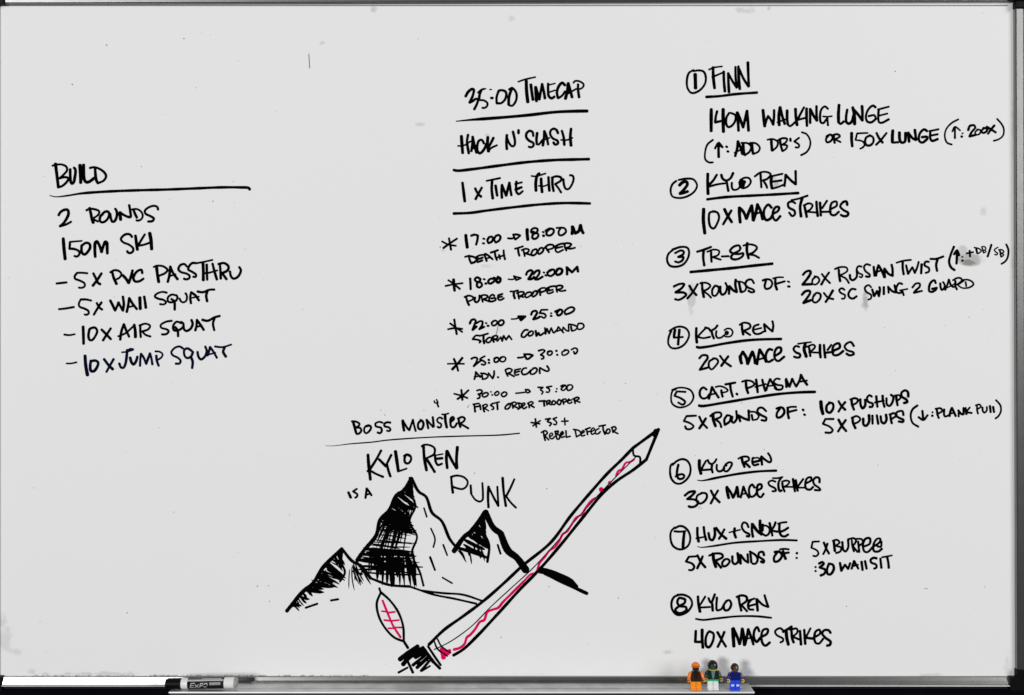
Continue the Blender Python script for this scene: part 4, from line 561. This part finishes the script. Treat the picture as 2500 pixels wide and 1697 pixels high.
Ink(fat=1.0).strokes("w8 1032,1580 1055,1612 1074,1632; w6 1045,1578 1062,1604 1076,1624; w9 1036,1586 1050,1606 1058,1616; w12 1030,1584 1000,1604 984,1622; w12 1020,1578 992,1598 976,1610;"
              "w8 1038,1600 1008,1624 ; w9 1044,1606 1018,1630; w7 1048,1614 1028,1638 ; w12 1034,1592 1014,1604; w5 1030,1638 1050,1626; w6 973,1642 995,1630; w7 996,1616 1008,1642; w7 1020,1622 1044,1610", NAT, 8).build('scribbled_rubber_end', INK, stick)

leaf = empty('leaf_drawing', (0, 0, 0), wb, 'pen drawing of a small pointed leaf with crimson veins')
Ink(fat=1.0).strokes("w6 930,1446 920,1472 924,1502 938,1530 962,1556 986,1566; w6 930,1446 952,1466 972,1494 984,1528 986,1566; w7 986,1566 996,1582; w6 926,1436 930,1448", NAT, 6).build('outline', INK, leaf)
Ink(base=.00006, rise=.00016, fat=.95).strokes("w6 934,1466 946,1496 960,1528 978,1556; w5 946,1494 932,1492; w5 946,1496 964,1494; w5 954,1516 938,1514; w5 954,1516 974,1514; w5 962,1534 948,1534; w5 962,1532 980,1532", NAT, 5).build('crimson_veins', PINK, leaf)

# stray pen marks and specks of ink dust
Ink().strokes("w2 754,132 755,148 756,166; w1.6 1216,795 1214,806 1211,818", NAT, 2).build('stray_mark', GREYINK, wb)
rn = random.Random(5); k = Ink()
spots = [(449, 94), (260, 110), (177, 206), (479, 214), (345, 406), (570, 443), (520, 491), (424, 1250), (421, 933), (655, 1430), (657, 1468), (628, 1431), (2186, 174), (2066, 1480), (2404, 1433),
         (940, 1013), (1159, 1155), (1335, 1193), (1510, 1460), (1528, 936), (1418, 601), (1223, 1556), (2258, 1437), (2262, 1437), (1144, 990), (1142, 994), (1075, 603), (1885, 7), (311, 1496), (520, 1654), (707, 1257), (1866, 1097), (2366, 774), (1812, 835), (1811, 984), (1340, 1432), (930, 1001), (1035, 1002)]
for (a, b) in spots: k.run([Vector((a, b)), Vector((a + rn.uniform(-1, 1), b + rn.uniform(.2, .8)))], rn.uniform(1.6, 3.0))
for i in range(110):
    a, b = rn.uniform(20, 2460), rn.uniform(22, 1640); k.run([Vector((a, b)), Vector((a + rn.uniform(-.8, .8), b + .4))], rn.uniform(.7, 1.5))
for i in range(90):
    a = rn.uniform(60, 900); k.run([Vector((a, 1648.5 + rn.uniform(-.5, .5))), Vector((a + rn.uniform(1, 9), 1648.5))], rn.uniform(.6, 1.3))
sp = k.build('ink_specks', GREYINK, wb); sp['kind'] = 'stuff'

# ------------------------------------------------------------------ dry-erase marker lying on the tray
MR = 0.0094
my = -0.0480; mz = SZ + MR + 0.0001
mx0 = at(404, 1675, .05).x
marker = empty('dry_erase_marker', (mx0, my, mz), None, 'black dry-erase marker with a white barrel and printed black band, lying on the tray', 'marker')
marker.rotation_euler = (0, R(-0.9), 0)
def lathe(name, prof, mat, parent, axis='x', seg=40, label=None, smooth=True, rot=0.0):
    vs, fs = [], []; m = len(prof)
    for (a, r) in prof:
        for j in range(seg):
            t = 2 * math.pi * j / seg + rot
            if axis == 'x': vs.append((a, -r * math.cos(t), r * math.sin(t)))
            else: vs.append((r * math.cos(t), r * math.sin(t), a))
    for i in range(m - 1):
        for j in range(seg):
            jj = (j + 1) % seg; fs.append((i * seg + j, (i + 1) * seg + j, (i + 1) * seg + jj, i * seg + jj))
    fs += [tuple(range(seg)), tuple(range((m - 1) * seg, m * seg))[::-1]]
    bm = bmesh.new(); bv = [bm.verts.new(p) for p in vs]
    for q in fs: bm.faces.new([bv[i] for i in q])
    bmesh.ops.recalc_face_normals(bm, faces=list(bm.faces))
    o = bmobj(name, bm, mat, parent, label, smooth)
    return o
WHITEPL = grain(material('white_plastic', (0.74, 0.74, 0.73), 0.35, 0, 0.4), 90, .95, 1.03)
GREYPL = grain(material('grey_plastic', (0.30, 0.30, 0.29), 0.4, 0, 0.4), 90, .9, 1.05)
SILVER = grain(material('silver_print', (0.50, 0.50, 0.50), 0.5, 0, 0.3), 160, .8, 1.1)
LABELBLK = grain(material('label_black', (0.006, 0.006, 0.007), 0.45, 0, 0.3), 120, .7, 1.3)
mm = 0.001
lathe('cap', [(0 * mm, 6.2 * mm), (.6 * mm, 7.6 * mm), (3 * mm, 8.2 * mm), (9 * mm, 8.8 * mm), (26.5 * mm, 9.35 * mm), (27.5 * mm, 9.35 * mm), (27.6 * mm, 8.2 * mm)], BLACKPLASTIC, marker)
for i in range(14):
    a = 2 * math.pi * i / 14
    v, f = box_verts(4 * mm, 20 * mm, -.35 * mm, .35 * mm, 8.5 * mm, 9.25 * mm)
    M = Matrix.Rotation(a, 4, 'X'); v = [M @ Vector(p) for p in v]
    meshobj('cap_rib', v, f, BLACKPLASTIC, marker)
lathe('barrel', [(27.7 * mm, 8.0 * mm), (27.8 * mm, 8.9 * mm), (28.6 * mm, 9.2 * mm), (118 * mm, 9.2 * mm), (119.5 * mm, 8.6 * mm)], WHITEPL, marker)
lathe('end_plug', [(119.6 * mm, 8.5 * mm), (119.8 * mm, 8.7 * mm), (123.0 * mm, 8.4 * mm), (124.4 * mm, 7.2 * mm), (124.8 * mm, 5.2 * mm)], GREYPL, marker)
lathe('label_band', [(39.5 * mm, 9.24 * mm), (39.5 * mm, 9.34 * mm), (102.5 * mm, 9.34 * mm), (102.5 * mm, 9.24 * mm)], LABELBLK, marker)
def on_barrel(u, v, h):     # u along the barrel in mm, v around it in mm (down)
    a = -v / 9.34; r = (9.34 + 0.02) * mm + h * .35
    return (u * mm, -r * math.cos(a), r * math.sin(a))
pr = Ink(on_barrel, .00006, .00010)
def mmstroke(k, pts, w):
    P = [Vector(p) for p in pts]
    if len(P) == 2: P = [P[0].lerp(P[1], i / 6) for i in range(7)]
    k.run(P, w)
ox, oy = 44.5, 1.2
for S, wv in [([(2.8, 3.8), (0, 3.9)], 1.0), ([(0, 3.9), (2.0, -3.6)], 1.0), ([(2.0, -3.6), (8.4, -4.0)], 1.1), ([(1.2, 0.1), (6.6, -.2)], 1.0), ([(0.0, 3.9), (6.2, 3.6)], 1.1),
           ([(9.0, -1.2), (14.2, 4.2)], 1.2), ([(14.6, -1.5), (8.2, 4.4)], 1.0), ([(16.4, 4.0), (18.6, -3.4)], 1.2), ([(18.6, -3.4), (22, -3.6), (22.6, -1.4), (20.6, .6), (17.6, .8)], 1.1),
           ([(27.8, -3.6), (24.6, -1.8), (23.4, 1.8), (25.0, 3.8), (28.0, 2.6), (30.0, -.8), (29.6, -3.2), (27.6, -3.6)], 1.3)]:
    mmstroke(pr, [(ox + a, oy + b) for a, b in S], wv)
pr.build('printed_name', SILVER, marker)
pr = Ink(on_barrel, .00006, .00010)
for q in range(4): mmstroke(pr, [(78 + .2 * q, -3.2 + q * 1.25), (97 + .1 * q, -3.5 + q * 1.25)], .45)
for q in range(9): mmstroke(pr, [(79 + q * 2.1, -3.0), (78.8 + q * 2.1, 0.5)], .42)
mmstroke(pr, [(40, -7.2), (101, -7.6)], 2.4); mmstroke(pr, [(65, -10.4), (97, -10.6)], 2.0); mmstroke(pr, [(40, -10.2), (66, -10.2)], .7)
pr.build('small_print', SILVER, marker)

# ------------------------------------------------------------------ three small toy figures standing on the tray
def plastic(name, col, rough=0.3): return grain(material(name, col, rough, 0, 0.5), 150, .92, 1.05)
def toy(px, depth, h, label, C, hair='cap'):
    base = at(px, 1680, depth); s = h / 40.0 * mm
    root = empty('toy_figure', (base.x, -depth, SZ + .0001), None, label, 'toy figure', 'toy figures lined up on the tray')
    def bb(name, x0, x1, y0, y1, z0, z1, m, bev=.5, par=root): return bevel_box(name, x0 * s, x1 * s, y0 * s, y1 * s, z0 * s, z1 * s, m, par, bev * s, 2)
    for sg in (-1, 1):
        a, b = sorted((.25 * sg, 7.6 * sg))
        leg = bb('leg', a, b, -3.4, 3.6, 2.0, 12.2, C['leg'])
        bb('foot', a, b, -5.2, 3.6, 0, 2.6, C['foot'], .5, leg)
        if C.get('patch'): bb('knee_patch', a + 1.4, b - 1.6, -3.75, -3.3, 6.0, 8.6, C['patch'], .15, leg)
    bb('hips', -7.7, 7.7, -3.4, 3.6, 12.3, 14.6, C['hips'])
    # torso: a tapering block
    v = [(-7.9, -3.6, 14.7), (7.9, -3.6, 14.7), (7.9, 3.8, 14.7), (-7.9, 3.8, 14.7), (-5.9, -3.4, 27.2), (5.9, -3.4, 27.2), (5.9, 3.6, 27.2), (-5.9, 3.6, 27.2)]
    bm = bmesh.new(); vs = [bm.verts.new(Vector(p) * s) for p in v]
    for q in [(3, 2, 1, 0), (4, 5, 6, 7), (0, 1, 5, 4), (1, 2, 6, 5), (2, 3, 7, 6), (3, 0, 4, 7)]: bm.faces.new([vs[i] for i in q])
    bmesh.ops.bevel(bm, geom=list(bm.edges), offset=.6 * s, segments=2, affect='EDGES')
    torso = bmobj('torso', bm, C['torso'], root)
    if C.get('chest'):
        v = [(-2.6, -3.85, 26.4), (2.6, -3.85, 26.4), (1.2, -4.0, 16.2), (-1.2, -4.0, 16.2), (-2.6, -3.2, 26.4), (2.6, -3.2, 26.4), (1.2, -3.2, 16.2), (-1.2, -3.2, 16.2)]
        if C.get('wide'): v = [((x * 1.7 if z > 20 else x * .8), y, z) for x, y, z in v]
        meshobj('chest_panel', [Vector(p) * s for p in v], [(0, 3, 2, 1), (4, 5, 6, 7), (0, 1, 5, 4), (1, 2, 6, 5), (2, 3, 7, 6), (3, 0, 4, 7)], C['chest'], torso)
    for sg in (-1, 1):      # bent arms, tapering, with a clip hand
        path = [Vector((6.6 * sg, 0, 25.2)), Vector((8.6 * sg, -.4, 23.4)), Vector((10.0 * sg, -1.4, 19.6)), Vector((10.6 * sg, -3.6, 16.8))]
        rad = [2.2, 2.5, 2.2, 1.9]
        vs, fs = [], []; seg = 12
        for i, p in enumerate(path):
            t = (path[min(i + 1, 3)] - path[max(i - 1, 0)]).normalized(); u = t.cross(Vector((0, 1, 0.2))).normalized(); w2 = t.cross(u)
            for j in range(seg):
                a = 2 * math.pi * j / seg; vs.append((p + (u * math.cos(a) + w2 * math.sin(a)) * rad[i]) * s)
        for i in range(3):
            for j in range(seg): fs.append((i * seg + j, i * seg + (j + 1) % seg, (i + 1) * seg + (j + 1) % seg, (i + 1) * seg + j))
        fs += [tuple(range(seg)), tuple(range(3 * seg, 4 * seg))]
        arm = meshobj('arm', vs, fs, C['arm'], root, None, True)
        # C-shaped hand
        hv, hf = [], []; n = 12; c = Vector((10.9 * sg, -4.9, 15.0))
        for i in range(n + 1):
            a = R(-55) + R(290) * i / n
            for (r, y) in ((1.5, -1.4), (2.6, -1.4), (2.6, 1.4), (1.5, 1.4)):
                hv.append((c + Vector((r * math.sin(a), y, -r * math.cos(a) * -1))) * s)
            if i:
                b = i * 4; hf += [(b - 4 + q, b - 4 + (q + 1) % 4, b + (q + 1) % 4, b + q) for q in range(4)]
        hf += [(0, 1, 2, 3), (n * 4 + 3, n * 4 + 2, n * 4 + 1, n * 4)]
        meshobj('hand', hv, hf, C['hand'], arm)
    lathe('neck', [(27.2 * s, 2.6 * s), (28.2 * s, 2.6 * s)], C['head'], root, 'z', 20)
    hd = lathe('head', [(28.1 * s, 3.6 * s), (28.8 * s, 4.6 * s), (30 * s, 5.0 * s), (34.6 * s, 5.0 * s), (35.8 * s, 4.6 * s), (36.6 * s, 3.4 * s)], C['head'], root, 'z', 28)
    for ex in (-1.7, 1.7):
        o = lathe('eye', [(0, .55 * s), (.25 * s, .5 * s)], LABELBLK, hd, 'x', 10); o.rotation_euler = (0, 0, R(-90)); o.location = (ex * s, -4.68 * s, 33.0 * s)
    # hair or hat: a rounded shell round the top, sides and back
    vs, fs = [], []; n, m = 28, 9; c = Vector((0, .4, 33.2))
    for i in range(m + 1):
        el = R(90) - R(90 + C.get('drop', 34)) * i / m
        for j in range(n):
            az = 2 * math.pi * j / n; front = max(0, -math.sin(az))
            e = max(el, R(C.get('fringe', 22)) * front - R(C.get('drop', 34)) * (1 - front))
            rr = C.get('rad', 6.2) * (1 + C.get('lump', .05) * math.sin(5 * az + i))
            vs.append((c + Vector((rr * math.cos(e) * math.cos(az), rr * math.cos(e) * math.sin(az), rr * 1.05 * math.sin(e)))) * s)
    for i in range(m):
        for j in range(n): fs.append((i * n + j, (i + 1) * n + j, (i + 1) * n + (j + 1) % n, i * n + (j + 1) % n))
    hr = meshobj(C.get('hairname', 'hair'), vs, fs, C['hair'], root, None, True)
    if C.get('brim'):
        bb('hat_brim', -4.4, 4.4, -8.6, -4.6, 34.6, 35.4, C['hair'], .3, hr)
    if C.get('collar'):
        lathe('collar', [(27.0 * s, 5.4 * s), (27.5 * s, 6.6 * s), (28.3 * s, 6.8 * s), (28.9 * s, 5.6 * s)], C['collar'], root, 'z', 24)
    if C.get('cape'):
        cv, cf = [], []; n = 10
        for th in (0, .5):
            for i in range(n + 1):
                for j in range(9):
                    u = -1 + 2 * j / 8; z = 27 - 21 * i / n
                    cv.append(Vector((u * (7.0 + 3.6 * i / n), 5.2 + th + .5 * math.cos(u * 9) + 1.4 * i / n - 1.6 * abs(u), z)) * s)
        N1 = (n + 1) * 9
        for i in range(n):
            for j in range(8):
                a = i * 9 + j; cf.append((a, a + 1, a + 10, a + 9)); cf.append((N1 + a, N1 + a + 9, N1 + a + 10, N1 + a + 1))
        for i in range(n):
            for e in (0, 8): a = i * 9 + e; cf.append((a, a + 9, N1 + a + 9, N1 + a))
        meshobj('cape', cv, cf, C['cape'], root, None, True)
    return root
ORANGE = plastic('orange_plastic', (0.88, 0.20, 0.008)); BROWN = plastic('dark_brown_plastic', (0.035, 0.010, 0.006)); YORANGE = plastic('yellow_orange_plastic', (0.92, 0.28, 0.012))
DGREEN = plastic('dark_green_plastic', (0.003, 0.020, 0.008)); FGREEN = plastic('green_plastic', (0.008, 0.085, 0.03)); PALE = plastic('pale_plastic', (0.72, 0.74, 0.74))
GOLD = plastic('gold_plastic', (0.42, 0.33, 0.11)); SLATE = plastic('slate_plastic', (0.12, 0.19, 0.24)); BGREEN = plastic('bright_green_plastic', (0.03, 0.45, 0.12))
BLACKH = plastic('black_hair_plastic', (0.008, 0.007, 0.006)); NAVYP = plastic('navy_plastic', (0.004, 0.006, 0.13)); BLUE = plastic('blue_plastic', (0.012, 0.07, 0.75)); YELLOW = plastic('yellow_plastic', (0.85, 0.50, 0.05)); TAN = plastic('tan_plastic', (0.12, 0.06, 0.02)); DHAIR = plastic('dark_hair_plastic', (0.022, 0.013, 0.008))
toy(1698.5, .050, 47.5, 'orange toy figure in an orange cap, leftmost of the three on the tray',
    dict(leg=YORANGE, foot=YORANGE, hips=BROWN, torso=BROWN, chest=BLACKH, wide=1, arm=ORANGE, hand=YORANGE, head=BROWN, hair=ORANGE, hairname='hat', brim=1, drop=8, fringe=26, rad=6.6, lump=0))
toy(1740, .048, 49.0, 'dark green toy figure with gold collar and pale legs, middle of the three',
    dict(leg=PALE, foot=PALE, hips=BGREEN, torso=DGREEN, chest=SLATE, arm=DGREEN, hand=GOLD, head=FGREEN, hair=BLACKH, collar=GOLD, cape=DGREEN, drop=42, fringe=14, rad=7.4, lump=.02))
toy(1794, .050, 45.5, 'blue toy figure with dark hair and yellow hands, rightmost of the three on the tray',
    dict(leg=BLUE, foot=BLUE, hips=BLUE, torso=NAVYP, arm=NAVYP, hand=YELLOW, head=TAN, hair=DHAIR, patch=PALE, drop=50, fringe=2, rad=6.3, lump=.05))
